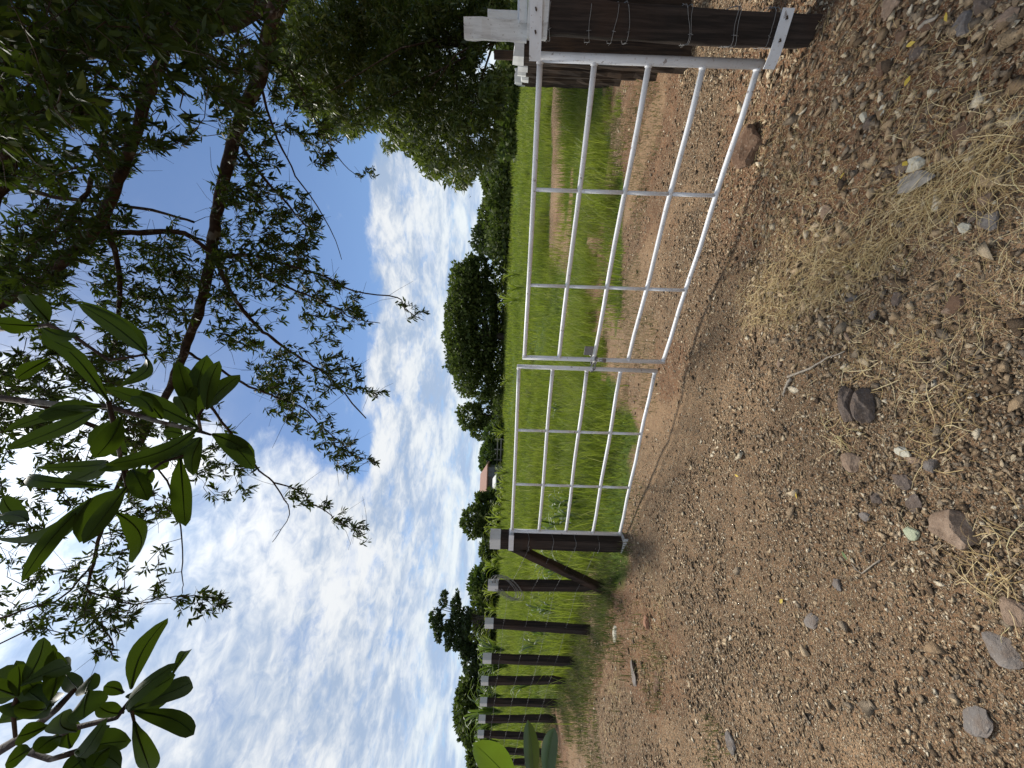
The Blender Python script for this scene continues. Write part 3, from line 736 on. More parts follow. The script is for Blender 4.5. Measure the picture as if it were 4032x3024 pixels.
# ------------------------------------------------------------------ leaves and trees
LEAF_V = [(0, 0, 0), (-0.5, 0.42, 0.10), (0.5, 0.42, 0.10), (0, 0.45, 0), (-0.36, 0.74, 0.05), (0.36, 0.74, 0.05), (0, 1, -0.06)]
LEAF_F = [(0, 3, 1), (0, 2, 3), (1, 3, 4), (3, 2, 5), (4, 3, 6), (3, 5, 6)]
LEAF_V4 = [(0, 0, 0), (-0.5, 0.5, 0.12), (0.5, 0.5, 0.12), (0, 1, -0.05)]
LEAF_F4 = [(0, 3, 1), (0, 2, 3)]
def leaf_arrays(pos, dirs, length, width, roll, tv=LEAF_V, tf=LEAF_F):
    m_ = frames(dirs, roll) * np.stack([width, length, width], 1)[:, None, :]
    return stamp(tv, tf, m_, pos)
def whorls(cpos, cdir, per, length, spread=0.9, ratio=0.22, tw=0.12, jit=0.3):
    """leaf tufts: `per` leaves round each twig end"""
    n = len(cpos); idx = np.repeat(np.arange(n), per); N = len(idx)
    d = cdir[idx] / np.linalg.norm(cdir[idx], axis=1, keepdims=True)
    rv = rng.normal(size=(N, 3)); rv -= d * (rv * d).sum(1, keepdims=True); rv /= np.linalg.norm(rv, axis=1, keepdims=True)
    s_ = np.clip(rng.normal(spread, jit, N), 0.15, 1.7)[:, None]
    ld = d * np.cos(s_) + rv * np.sin(s_); ld[:, 2] -= 0.12
    L_ = length[idx] * rng.uniform(0.65, 1.2, N)
    back = rng.random(N)[:, None] * tw
    pos = cpos[idx] - d * back
    return pos, ld, L_, L_ * ratio * rng.uniform(0.8, 1.2, N), rng.uniform(-1.2, 1.2, N)

LIMBS = [  # (q-pixel path, start depth, end depth, start radius, end radius)
 ([(640, -60), (600, 0), (585, 60), (560, 170), (520, 260), (490, 360), (470, 450), (458, 540), (440, 640), (415, 710), (390, 780), (368, 835), (330, 900), (300, 960)], 2.9, 3.5, .080, .035),
 ([(380, 60), (340, 150), (325, 190), (305, 250), (285, 310), (258, 390), (225, 465), (180, 525), (110, 590), (40, 635), (-40, 685)], 2.8, 2.4, .052, .034),
 ([(660, -60), (520, 35), (450, 60), (380, 72), (270, 95), (160, 110), (50, 125), (-40, 140)], 3.4, 3.0, .105, .075),
 ([(-30, 120), (5, 220), (14, 300), (8, 380), (-30, 450)], 2.1, 2.1, .07, .05),
 ([(-20, 385), (80, 415), (150, 430), (240, 440), (330, 455), (420, 480)], 3.2, 3.4, .026, .012),
 ([(225, 465), (240, 520), (258, 600), (255, 690), (240, 780)], 2.7, 3.0, .024, .014),
 ([(200, 380), (180, 430), (120, 500), (60, 560), (-20, 600)], 3.3, 3.0, .022, .016),
 ([(235, 505), (300, 503), (400, 505), (465, 550), (540, 552)], 2.7, 3.2, .026, .018),
 ([(468, 560), (498, 630), (526, 670), (561, 709), (597, 738), (656, 779), (698, 804), (730, 834), (790, 905)], 3.15, 3.5, .024, .006),
 ([(537, 552), (548, 580), (583, 605), (630, 624), (684, 646), (733, 668), (760, 687), (820, 698)], 3.2, 3.6, .017, .004),
 ([(510, 300), (569, 384), (619, 438), (657, 485), (698, 507)], 3.0, 3.5, .016, .005),
 ([(555, 555), (624, 572), (711, 602), (766, 630), (858, 643), (875, 667), (916, 692)], 3.2, 3.7, .014, .003),
 ([(430, 850), (494, 929), (510, 959), (551, 1006), (589, 1041), (611, 1074), (627, 1112), (590, 1170)], 3.2, 3.4, .014, .003),
 ([(589, 1041), (647, 1060), (671, 1085), (706, 1106), (739, 1131), (788, 1156)], 3.35, 3.5, .008, .003),
 ([(400, 760), (460, 790), (524, 828), (575, 850), (614, 864), (657, 883), (685, 913), (726, 948), (766, 984), (810, 997)], 3.3, 3.6, .015, .003),
 ([(300, 960), (250, 1060), (218, 1150), (202, 1218), (185, 1275), (183, 1310), (213, 1343), (240, 1382), (243, 1414)], 3.2, 2.9, .020, .004),
 ([(185, 1275), (250, 1296), (297, 1305), (360, 1290), (437, 1288), (480, 1300)], 3.0, 3.1, .008, .003),
 ([(-20, 1345), (68, 1313), (136, 1289), (195, 1225)], 2.9, 3.1, .010, .008),
 ([(300, 960), (360, 1040), (390, 1139), (394, 1234), (395, 1280)], 3.2, 3.2, .010, .003),
 ([(-20, 850), (50, 868), (101, 880), (200, 920), (300, 960)], 2.6, 3.1, .014, .020),
 ([(560, 180), (600, 300), (640, 380), (700, 470), (740, 560)], 2.95, 3.5, .012, .003),
 ([(575, 100), (640, 170), (680, 260), (730, 340), (770, 380)], 3.0, 3.7, .012, .003),
]
def overhead_tree():
    root = empty('overhanging_tree', (3.7, 2.3, gzf(3.7, 2.3))); tag(root, 'dark narrow-leaved tree whose limbs hang over the gate from the right', 'tree')
    org = np.array(root.location)
    nodes = []; nrad = []
    def smooth_path(path, d0, d1):
        P = [qat(x, y, d0 + (d1 - d0) * i / (len(path) - 1)) for i, (x, y) in enumerate(path)]; out = []
        for i in range(len(P) - 1):
            a = P[max(i - 1, 0)]; b = P[i]; c = P[i + 1]; d = P[min(i + 2, len(P) - 1)]
            for t in np.linspace(0, 1, 5)[:-1]:
                out.append(0.5 * ((2 * b) + (c - a) * t + (2 * a - 5 * b + 4 * c - d) * t * t + (3 * b - 3 * c + d - a) * t ** 3))
        out.append(P[-1]); return out
    for path, d0, d1, r0, r1 in LIMBS:
        pts = smooth_path(path, d0, d1); n = len(pts)
        th = .72 if r0 > .03 else .85; rad = [th * (r0 + (r1 - r0) * i / (n - 1)) for i in range(n)]
        rad = [r * (1 + 0.06 * math.sin(i * 1.7) + 0.05 * random.uniform(-1, 1)) for i, r in enumerate(rad)]
        pts = [p + Vector((random.uniform(-1, 1), random.uniform(-1, 1), random.uniform(-1, 1))) * 0.006 for p in pts]
        mb = MB(); mb.tube([p - Vector(org) for p in pts], rad, 10 if r0 > .03 else 7)
        mb.build('limb' if r0 > .02 else 'branch', M['bark'], root, True)
        for p, r in zip(pts, rad): nodes.append(p); nrad.append(r)
    # trunk out of view on the right
    tr = MB(); tp = [Vector((0, 0, -0.2)), Vector((0.02, 0.05, 0.8)), Vector((-0.08, 0.15, 1.8))]
    a0 = qat(640, -60, 2.9); c0 = qat(660, -60, 3.4)
    tr.tube(tp + [Vector((-0.3, 0.3, 2.4)), a0 - Vector(org)], [0.24, 0.20, 0.17, 0.13, 0.08], 14); tr.tube([tp[2], Vector((-0.1, 0.6, 2.6)), c0 - Vector(org)], [0.15, 0.13, 0.105], 12)
    tr.build('trunk', M['bark'], root, True)
    REG = [
     ([(-30, -30), (640, -30), (590, 120), (540, 230), (420, 300), (330, 330), (240, 420), (-30, 430)], 520, 1.6, 3.9, 1.0),
     ([(-30, -30), (560, -30), (420, 150), (250, 240), (-30, 330)], 200, 1.3, 2.4, 1.2),
     ([(-30, 430), (240, 420), (230, 520), (130, 620), (-30, 680)], 200, 2.0, 3.6, 1.0),
     ([(230, 330), (300, 330), (250, 420), (300, 480), (420, 470), (460, 560), (440, 660), (370, 830), (250, 840), (200, 650)], 210, 2.6, 3.8, 1.0),
     ([(470, 300), (560, 200), (640, 400), (700, 470), (690, 560), (560, 620), (460, 600)], 210, 2.7, 3.7, 1.0),
     ([(450, 620), (560, 600), (660, 560), (770, 620), (800, 700), (710, 720), (760, 770), (820, 850), (720, 850), (640, 930), (560, 800), (450, 720)], 190, 2.9, 3.8, 1.0),
     ([(560, 780), (700, 860), (800, 1000), (760, 1030), (640, 930), (520, 850)], 60, 3.2, 3.8, 1.0),
     ([(-30, 680), (140, 640), (260, 830), (350, 860), (300, 1050), (150, 1000), (-30, 900)], 210, 2.2, 3.6, 1.0),
     ([(-30, 900), (160, 1000), (330, 1040), (400, 1100), (330, 1330), (150, 1400), (-30, 1350)], 150, 2.4, 3.4, 1.0),
     ([(330, 930), (480, 860), (520, 960), (590, 1080), (500, 1100), (400, 1050)], 46, 2.9, 3.6, 1.0),
     ([(620, 1040), (700, 1065), (800, 1140), (800, 1180), (700, 1130), (630, 1085)], 26, 3.3, 3.6, 1.0),
     ([(370, 1270), (480, 1275), (500, 1320), (400, 1350)], 22, 2.9, 3.2, 1.0),
     ([(180, 1290), (260, 1310), (260, 1430), (200, 1420)], 20, 2.8, 3.0, 1.0),
     ([(540, 120), (640, 60), (700, 200), (750, 350), (690, 370), (600, 250)], 80, 2.8, 3.7, 1.0),
     ([(840, 630), (880, 640), (940, 690), (900, 705)], 9, 3.6, 3.8, 1.0),
     ([(790, 840), (850, 835), (840, 860), (790, 870)], 4, 3.4, 3.6, 1.0), ([(790, 980), (835, 1000), (800, 1015)], 4, 3.5, 3.7, 1.0),
     ([(800, 360), (830, 380), (760, 400)], 4, 3.5, 3.7, 1.0), ([(700, 1040), (770, 1160), (820, 1165), (760, 1110)], 6, 3.4, 3.6, 1.0),
    ]
    cp, cs = [], []
    for i_, (poly, n, d0, d1, sc) in enumerate(REG):
        n = int(n * (2.5 if i_ < 2 or i_ == 13 else 2.3)) if n > 40 else n
        uv = sample_poly(poly, n); d = rng.uniform(d0, d1, n)
        hole = vnoise(uv[:, 0] / 62.0, uv[:, 1] / 62.0, 33)                # gaps where the sky shows
        keep = (hole > 0.34) | (rng.random(n) < 0.2) if n > 40 else np.ones(n, bool)
        for (x, y), dd, k in zip(uv, d, keep):
            if k: cp.append(np.array(qat(x, y, dd))); cs.append(sc)
    for k in range(520):                                                   # the crown goes on above and behind the viewer
        cp.append(np.array([rng.uniform(-2.6, 4.6), rng.uniform(-3.6, 1.3), rng.uniform(3.3, 5.6)])); cs.append(1.7)
    cp = np.array(cp); cs = np.array(cs)
    # twigs: each tuft joins the nearest wood already there
    N0 = np.array([tuple(n) for n in nodes]); dmin = np.array([np.min(((N0 - c) ** 2).sum(1)) for c in cp]); order = np.argsort(dmin)
    ND = list(N0); tw = MB(); cdir = np.zeros_like(cp); arr = np.zeros((len(N0) + len(cp) * 2, 3)); arr[:len(N0)] = N0; na = len(N0)
    for i in order:
        c = cp[i]; dd = ((arr[:na] - c) ** 2).sum(1); j = int(np.argmin(dd)); b0 = arr[j]
        dist = math.sqrt(dd[j])
        if dist > 0.9 and cs[i] < 1.5: c = b0 + (c - b0) * 0.9 / dist; cp[i] = c
        mid = (b0 + c) / 2 + rng.normal(0, 0.12, 3) * min(dist, 0.5) + np.array([0, 0, 0.04])
        r0 = 0.0016 + 0.0022 * min(dist, 0.7)
        tw.tube([Vector(b0 - org), Vector(mid - org), Vector(c - org)], [r0 * 1.5, r0 * 1.15, r0 * 0.8], 4, False)
        cdir[i] = (c - mid) + rng.normal(0, 0.25, 3) * max(np.linalg.norm(c - mid), .03); arr[na] = mid; arr[na + 1] = c; na += 2
    # bare twiglets
    for k in range(1500):
        c = arr[rng.integers(0, na)]; d = Vector(rng.normal(size=3)).normalized(); L_ = rng.uniform(0.08, 0.3); e = Vector(rng.normal(size=3)) * 0.25
        b0 = Vector(c - org); tw.tube([b0, b0 + d * L_ * 0.5 + e * L_ * 0.3, b0 + d * L_ + e * L_], [0.0018, 0.0014, 0.0009], 4, False)
    tag(tw.build('twig', M['bark'], root, True), kind='stuff')
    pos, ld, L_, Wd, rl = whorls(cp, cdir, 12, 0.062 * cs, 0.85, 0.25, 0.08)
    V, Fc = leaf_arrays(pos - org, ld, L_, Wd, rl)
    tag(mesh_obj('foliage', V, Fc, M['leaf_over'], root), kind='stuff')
overhead_tree()

# broad leaves hanging close to the camera: each leaf its own mesh
def broad_leaf(name, base, tip, width, mat, parent, org, seed, fold=0.26, droop=0.17, flat=None):
    r_ = np.random.default_rng(seed); base, tip = Vector(base), Vector(tip); ax = tip - base; L_ = ax.length; ax.normalize()
    view = ((base + tip) / 2 - Vector((0, 0, CZ))).normalized()
    nrm = view if flat is None else Vector(flat)
    nrm = (nrm - ax * nrm.dot(ax)).normalized(); side = ax.cross(nrm)
    tilt = r_.uniform(-0.7, 0.7); side, nrm = side * math.cos(tilt) + nrm * math.sin(tilt), nrm * math.cos(tilt) - side * math.sin(tilt)
    width = width / max(0.62, math.cos(tilt)); n = 11; vs_, fs_ = [], []
    bend = r_.uniform(-1, 1) * droop * L_; sway = r_.uniform(-1, 1) * 0.09 * L_; shp = r_.uniform(.9, 1.2); ph = r_.uniform(0, 6)
    for i in range(n):
        t = i / (n - 1); c = base + ax * (L_ * t) + nrm * (bend * 4 * t * (1 - t)) + side * (sway * math.sin(math.pi * t))
        tt = max(0, (t - 0.06) / 0.94); w = width * 0.5 * (math.sin(math.pi * min(1, tt) ** shp) ** 0.66 if 0 < tt < 1 else 0.0) + (0.0022 if t < 0.99 else 0.0004)
        for s_, z in ((-1, fold), (-0.5, fold * 0.34), (0, 0), (0.5, fold * 0.34), (1, fold)):
            vs_.append(c + side * (w * s_) + nrm * (w * z * (1 + 0.35 * math.sin(9 * t + ph + s_))) - Vector(org))
    for i in range(n - 1):
        for j in range(4): fs_.append((i * 5 + j, i * 5 + j + 1, i * 5 + 6 + j, i * 5 + 5 + j))
    o = mesh_obj(name, vs_, fs_, mat, parent, True)
    mb = MB(); mb.tube([base + ax * (L_ * t) + nrm * (bend * 4 * t * (1 - t) + 0.0) + side * (sway * math.sin(math.pi * t)) - Vector(org) for t in np.linspace(0, 0.93, 8)], [0.0017 * (1 - 0.75 * t) for t in np.linspace(0, 1, 8)], 5)
    mb.build('midrib', mat, o, True)
    return o
NEAR1 = [  # photo pixels: tip x,y, base x,y, width
 (303, 1193, 577, 1392, 66), (194, 1332, 428, 1581, 56), (815, 1397, 776, 1650, 104), (945, 1476, 812, 1612, 62), (706, 1431, 778, 1560, 52), (413, 1525, 781, 1684, 76),
 (150, 1640, 400, 1600, 70), (20, 1773, 388, 1614, 62), (373, 1803, 477, 1644, 78), (119, 1873, 433, 1918, 46), (144, 1843, 423, 1818, 42), (388, 1853, 766, 1714, 50),
 (661, 1793, 791, 1724, 46), (1000, 1848, 835, 1709, 66), (731, 2072, 711, 1798, 68), (313, 2137, 497, 1918, 104), (522, 2216, 457, 2017, 76), (-20, 2122, 358, 1962, 72),
 (100, 1158, 190, 1265, 62), (-10, 1272, 149, 1283, 60), (298, 1322, 169, 1292, 48), (65, 1491, 199, 1412, 46), (-10, 2030, 110, 2050, 46), (477, 1516, 572, 1402, 42),
 (560, 1540, 640, 1650, 60), (600, 1900, 520, 1850, 60), (590, 1960, 500, 1930, 52), (660, 1840, 590, 1800, 60), (430, 1740, 500, 1790, 56), (520, 1560, 600, 1620, 44), (700, 1560, 740, 1640, 60), (640, 1700, 720, 1710, 46)]
NEAR2 = [
 (661, 2434, 517, 2712, 68), (691, 2658, 497, 2742, 74), (756, 2688, 507, 2797, 78), (736, 2568, 681, 2653, 32), (408, 2703, 487, 2727, 38), (383, 2777, 487, 2807, 48), (597, 3040, 527, 2842, 64),
 (517, 2916, 298, 2961, 88), (433, 2857, 358, 2906, 54), (363, 3021, 428, 2946, 58), (278, 2837, 278, 2946, 72), (239, 3050, 340, 2960, 92), (174, 2509, 85, 2698, 66), (214, 2558, 199, 2757, 66),
 (254, 2648, 318, 2722, 54), (373, 2648, 338, 2730, 62), (330, 2830, 348, 2720, 104), (-10, 2640, 70, 2740, 104), (-20, 2787, 199, 2777, 92), (-10, 2850, 150, 2800, 80), (70, 2900, 190, 2860, 62), (140, 2960, 240, 2900, 70),
 (60, 2700, 180, 2790, 76), (250, 2800, 300, 2880, 70), (20, 3010, 120, 2950, 60)]
def near_branch(name, label, leaves, hub, stems, d0, seed):
    hubp = at(hub[0], hub[1], d0); root = empty(name, hubp); tag(root, label, 'branch', 'low branches hanging near the camera')
    org = Vector(root.location); r_ = random.Random(seed)
    for path, ra, rb, dd in stems:
        pts = [at(x, y, d) - org for (x, y), d in zip(path, np.linspace(dd[0], dd[1], len(path)))]
        mb = MB(); mb.tube(pts, list(np.linspace(ra, rb, len(pts))), 7); mb.build('stem', M['bark'], root, True)
    extra = []
    for k in range(16):                                   # further leaves behind the ones in front
        tx, ty, bx_, by_, w = leaves[(k * 5 + 2) % len(leaves)]; a = r_.uniform(-.9, .9); dx, dy = tx - bx_, ty - by_
        L_ = max(150, math.hypot(dx, dy)) / max(1, math.hypot(dx, dy)) * r_.uniform(.8, 1.05); c_, s_ = math.cos(a) * L_, math.sin(a) * L_
        extra.append((bx_ + dx * c_ - dy * s_, by_ + dx * s_ + dy * c_, bx_, by_, r_.uniform(46, 66)))
    for i, (tx, ty, bx_, by_, w) in enumerate(list(leaves) + extra):
        db = d0 + r_.uniform(-0.07, 0.07); dt = db + r_.uniform(-0.06, 0.06)
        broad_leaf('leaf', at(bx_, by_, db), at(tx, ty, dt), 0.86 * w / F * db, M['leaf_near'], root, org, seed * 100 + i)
near_branch('leafy_branch', 'cluster of broad dark leaves hanging close overhead, upper middle of the upright view', NEAR1, (790, 1700),
  [([(-60, 1560), (200, 1590), (430, 1600), (620, 1660), (790, 1700)], .007, .003, (.85, .68)), ([(428, 1581), (470, 1780), (500, 1920), (440, 2020)], .004, .002, (.72, .68)), ([(790, 1700), (830, 1712)], .003, .002, (.68, .68)),
   ([(-60, 1300), (100, 1290), (190, 1280), (300, 1330), (430, 1420), (577, 1395)], .005, .002, (.8, .7)), ([(790, 1700), (780, 1640), (800, 1610)], .003, .002, (.68, .69)), ([(500, 1920), (640, 1820), (720, 1795)], .003, .002, (.7, .68))], 0.69, 3)
near_branch('leafy_branch', 'cluster of broad dark leaves hanging close overhead at the upper left of the upright view', NEAR2, (500, 2760),
  [([(-60, 2990), (90, 2900), (224, 2790), (290, 2720)], .010, .004, (.8, .66)), ([(120, 2960), (278, 2870), (460, 2825), (510, 2760)], .006, .003, (.72, .66)), ([(85, 2700), (50, 2790), (60, 2900)], .004, .003, (.7, .72)), ([(298, 2961), (200, 2990), (100, 2960)], .005, .004, (.68, .74)), ([(510, 2760), (530, 2850)], .003, .002, (.66, .66))], 0.66, 4)

# wide leaves of a plant standing just out of view on the left
pr = at(2120, 3180, 1.45); wp = empty('wide_leaf_plant', (pr.x, pr.y, gzf(pr.x, pr.y))); tag(wp, 'plant with three wide glossy green leaves poking in at the left edge', 'plant')
wo = Vector(wp.location)
for i, (tx, ty, bx_, by_, w, dt, db) in enumerate([(1864, 2926, 2040, 3110, 104, 1.42, 1.42), (2078, 2834, 2092, 3120, 56, 1.40, 1.44), (2184, 2866, 2166, 3130, 60, 1.46, 1.45)]):
    broad_leaf('leaf', at(bx_, by_, db), at(tx, ty, dt), w / F * db, M['banana' if i == 0 else 'wide_dark'], wp, wo, 300 + i, 0.25, 0.06)
    mb = MB(); mb.tube([at(bx_, by_, db) - wo, at(2150, 3160, 1.45) - wo, Vector((0, 0, 0.02))], [.004, .006, .010], 6); mb.build('stalk', M['leaf_near'], wp, True)

# dense leafy tree behind the corral
def dense_tree():
    base = Vector((8.6, 9.2, 0)); base.z = gzf(base.x, base.y)
    root = empty('dense_tree', base); tag(root, 'dense bushy tree filling the right side behind the corral logs', 'tree'); org = np.array(base)
    poly = [(560, -60), (1095, -60), (1095, 60), (1092, 140), (1085, 240), (1070, 345), (1035, 372), (1000, 412), (975, 418), (955, 385), (930, 388), (900, 345), (860, 318), (838, 330), (800, 300), (770, 310), (735, 285), (700, 300), (660, 240), (610, 170), (580, 80)]
    n = 9000; uv = sample_poly(poly, n)
    clump = vnoise(uv[:, 0] / 38, uv[:, 1] / 38, 51) * 0.6 + vnoise(uv[:, 0] / 90, uv[:, 1] / 90, 52) * 0.4
    edge = np.min([np.hypot(uv[:, 0] - x, uv[:, 1] - y) for x, y in poly[3:]], axis=0)
    keep = (clump > 0.38) | (edge > 70) & (clump > .2); uv = uv[keep]; clump = clump[keep]; n = len(uv)
    d = 8.2 + 4.5 * rng.random(n) ** 1.2 + (0.5 - clump) * 2.0 - np.clip((760 - uv[:, 0]) / 200, 0, 1) * 2.6
    cp = np.array([tuple(qat(x, y, dd)) for (x, y), dd in zip(uv, d)])
    cp[:, 2] = np.maximum(cp[:, 2], gz(cp[:, 0], cp[:, 1]) + 0.15)
    cen = np.array([9.0, 10.0, 3.5]); cd = (cp - cen) * np.array([1, 1, 0.3]); cd /= np.linalg.norm(cd, axis=1, keepdims=True); cd += rng.normal(0, 0.5, cd.shape); cd[:, 2] -= 0.35
    pos, ld, L_, Wd, rl = whorls(cp, cd, 9, np.full(n, 0.185), 0.8, 0.25, 0.3, 0.4)
    V, Fc = leaf_arrays(pos - org, ld, L_, Wd, rl, LEAF_V4, LEAF_F4)
    tag(mesh_obj('foliage', V, Fc, M['leaf_right'], root), kind='stuff')
    mb = MB(); mb.tube([Vector((0, 0, -.2)), Vector((.1, .1, 1.2)), Vector((-.2, .2, 2.6)), Vector((-.6, .1, 4.5))], [.22, .18, .14, .07], 10); mb.build('trunk', M['bark'], root, True)
    mb = MB()
    for k in range(14):
        e = cp[rng.integers(0, n)] - org; t0 = rng.uniform(0.2, 0.9); s_ = np.array([-.3 * t0, .15, 4.2 * t0]); mid = (s_ + e) / 2 + rng.normal(0, .3, 3)
        mb.tube([Vector(s_), Vector(mid), Vector(e)], [.03, .016, .006], 5, False)
    tag(mb.build('branch', M['bark'], root, True), kind='stuff')
dense_tree()

# far trees
CLUMP_V = [(0, 0, 0), (-.5, .35, .1), (.45, .3, -.1), (.1, .55, .15), (-.25, .95, 0), (.4, .8, .05)]
CLUMP_F = [(0, 3, 1), (0, 2, 3), (1, 3, 4), (3, 2, 5)]
def far_tree(name, label, blobs, D, base, leaf, n, mat, trunk_r, group='trees beyond the field', limbs=10, sparse=0.0, below=0.35, dspread=None):
    """blobs: ellipses in photo pixels (cx, cy, half height, half width) at distance D; base: (x, y) pixel of the trunk foot"""
    bp_ = at(base[0], base[1], D); gzb = gzf(bp_.x, bp_.y); root = empty(name, (bp_.x, bp_.y, gzb)); tag(root, label, 'tree', group); org = np.array(root.location)
    tot = sum(b[2] * b[3] for b in blobs); parts = []; cents = []
    for (cx, cy, hh, hw) in blobs:
        k = max(40, int(n * hh * hw / tot)); c = np.array(tuple(at(cx, cy, D))); s_ = D / F
        rad = np.array([hw * s_, (dspread or min(hw, hh * 1.6)) * s_, hh * s_]); cents.append((c, rad))
        u = rng.normal(size=(k, 3)); u /= np.linalg.norm(u, axis=1, keepdims=True)
        rr = np.clip(0.62 + 0.38 * rng.random(k) ** 0.6 + rng.normal(0, 0.05, k), 0.2, 1.12)[:, None]
        lump = 1 + 0.22 * (vnoise(u[:, 0] * 4 + cx, u[:, 2] * 4 + cy, 61) - 0.5)[:, None] * 2
        low = np.where(u[:, 2:3] < 0, below, 1.0)
        p = u * rr * lump; p[:, 2:3] *= low; pos = c + p * rad
        if sparse > 0:
            kp = vnoise(pos[:, 0] / (leaf * 3.2), pos[:, 2] / (leaf * 3.2) + pos[:, 1] * 0.3, 62) > sparse; pos = pos[kp]; u = u[kp]
        m_ = len(pos); dr = u + rng.normal(0, 0.75, (m_, 3)); L_ = leaf * rng.uniform(0.5, 1.3, m_)
        parts.append(leaf_arrays(pos - org, dr, L_, L_ * rng.uniform(0.6, 1.0, m_), rng.uniform(0, 6.3, m_), CLUMP_V, CLUMP_F))
    V, Fc = cat_arrays(parts); tag(mesh_obj('crown', V, Fc, mat, root), kind='stuff')
    top = max(c[2] for c, r in cents) - gzb
    mb = MB(); mb.tube([Vector((0, 0, -.3)), Vector((.05 * top, 0, top * .25)), Vector((0, 0, top * .6))], [trunk_r, trunk_r * .8, trunk_r * .4], 8)
    for k in range(limbs):
        c, r = cents[k % len(cents)]; e = c + rng.uniform(-.6, .6, 3) * r - org; t0 = top * rng.uniform(.15, .4)
        mb.tube([Vector((0, 0, t0)), Vector((e[0] * .5, e[1] * .5, (t0 + e[2]) * .5 + .05 * top)), Vector(e)], [trunk_r * .5, trunk_r * .3, trunk_r * .12], 6, False)
    mb.build('trunk', M['bark_far'], root, True)
    return root
far_tree('umbrella_tree', 'big wide umbrella-crowned tree standing alone beyond the field', [(1830, 1270, 72, 215), (1850, 1130, 66, 120), (1845, 1420, 76, 130), (1905, 1500, 70, 70), (1890, 1080, 60, 70), (1800, 1290, 45, 150), (1915, 1290, 60, 190)], 56, (1990, 1330),   .50, 21000, M['leaf_far'], .55, limbs=16, below=.6)
far_tree('round_tree', 'small round dark tree touching the left flank of the umbrella tree', [(1858, 1640, 56, 58), (1895, 1690, 48, 40), (1925, 1620, 50, 70)], 62, (1985, 1640), .55, 2600, M['leaf_far'], .3, below=.7)
far_tree('bushy_tree', 'greener bushy tree in front of the terracotta roof', [(1935, 1790, 42, 70), (1945, 1720, 38, 50), (1925, 1830, 30, 30), (1950, 1850, 28, 40)], 52, (1982, 1780), .5, 2600, M['leaf_far_light'], .2, below=.9)
far_tree('dark_tree', 'small dark tree right beside the roof gable', [(1920, 1985, 38, 44), (1895, 1960, 24, 18), (1945, 1975, 26, 46)], 44, (1975, 1985), .42, 1700, M['leaf_far'], .18, below=.9)
far_tree('dark_tree', 'taller dark tree just right of the far gate post head', [(1872, 2050, 52, 56), (1910, 2060, 40, 52), (1935, 2040, 34, 56)], 42, (1972, 2050), .42, 2600, M['leaf_far'], .2, below=.9)
far_tree('bushy_tree', 'bushy tree between the far gate post and the coiled wire post', [(1925, 2165, 38, 52), (1935, 2210, 34, 36), (1950, 2140, 26, 44)], 46, (1970, 2165), .42, 1900, M['leaf_far'], .2, below=.9)
far_tree('round_tree', 'round leafy tree behind the coiled wire post', [(1895, 2288, 46, 54), (1920, 2320, 40, 50), (1925, 2260, 36, 44)], 40, (1966, 2288), .40, 2600, M['leaf_far_light'], .22, below=.9)
far_tree('airy_tree', 'tall airy tree with layered feathery crown above the left fence', [(1714, 2400, 17, 62), (1744, 2380, 18, 58), (1770, 2470, 16, 84), (1798, 2392, 18, 54), (1806, 2512, 17, 64), (1834, 2548, 16, 40), (1838, 2430, 20, 76), (1728, 2470, 15, 60)], 36, (1962, 2440), .30, 5600, M['leaf_airy'], .12, limbs=16, sparse=.48, below=.6)
far_tree('hedge_tree', 'low dark tree under the airy tree', [(1905, 2390, 46, 70), (1900, 2480, 44, 70), (1920, 2430, 40, 90)], 38, (1962, 2430), .40, 2800, M['leaf_far'], .18, below=.9)
far_tree('hedge_tree', 'thin bushy tree left of the airy tree', [(1860, 2600, 34, 50), (1875, 2660, 32, 50), (1905, 2620, 40, 90), (1840, 2560, 26, 30)], 36, (1958, 2620), .34, 2800, M['leaf_airy'], .16, sparse=.25, below=.9)
far_tree('round_tree', 'broad round tree above the left end of the fence', [(1838, 2790, 48, 92), (1858, 2850, 44, 66), (1850, 2730, 40, 40), (1880, 2800, 30, 100)], 34, (1950, 2800), .36, 4600, M['leaf_far'], .3, limbs=14, sparse=.18, below=.8)
far_tree('bushy_tree', 'small bushy tree at the far left edge', [(1868, 2990, 28, 50), (1890, 3040, 26, 50)], 36, (1945, 2990), .36, 1500, M['leaf_far'], .16, below=.9)
far_tree('hill_tree', 'tree right of the umbrella tree with thin open top', [(1890, 940, 34, 46), (1925, 960, 40, 66), (1905, 900, 30, 30)], 60, (2000, 940), .5, 2200, M['leaf_airy'], .3, sparse=.2, below=.9)
far_tree('hill_tree', 'dark tree in the tree line between umbrella tree and dense tree', [(1930, 850, 42, 66), (1945, 790, 40, 60), (1950, 900, 40, 60)], 58, (2004, 840), .55, 3000, M['leaf_far'], .3, below=.9)
far_tree('hill_tree', 'tree at the right end of the tree line, next to the dense tree', [(1940, 710, 48, 56), (1955, 760, 40, 60), (1960, 650, 44, 60)], 54, (2008, 710), .55, 3000, M['leaf_far'], .3, below=.9)
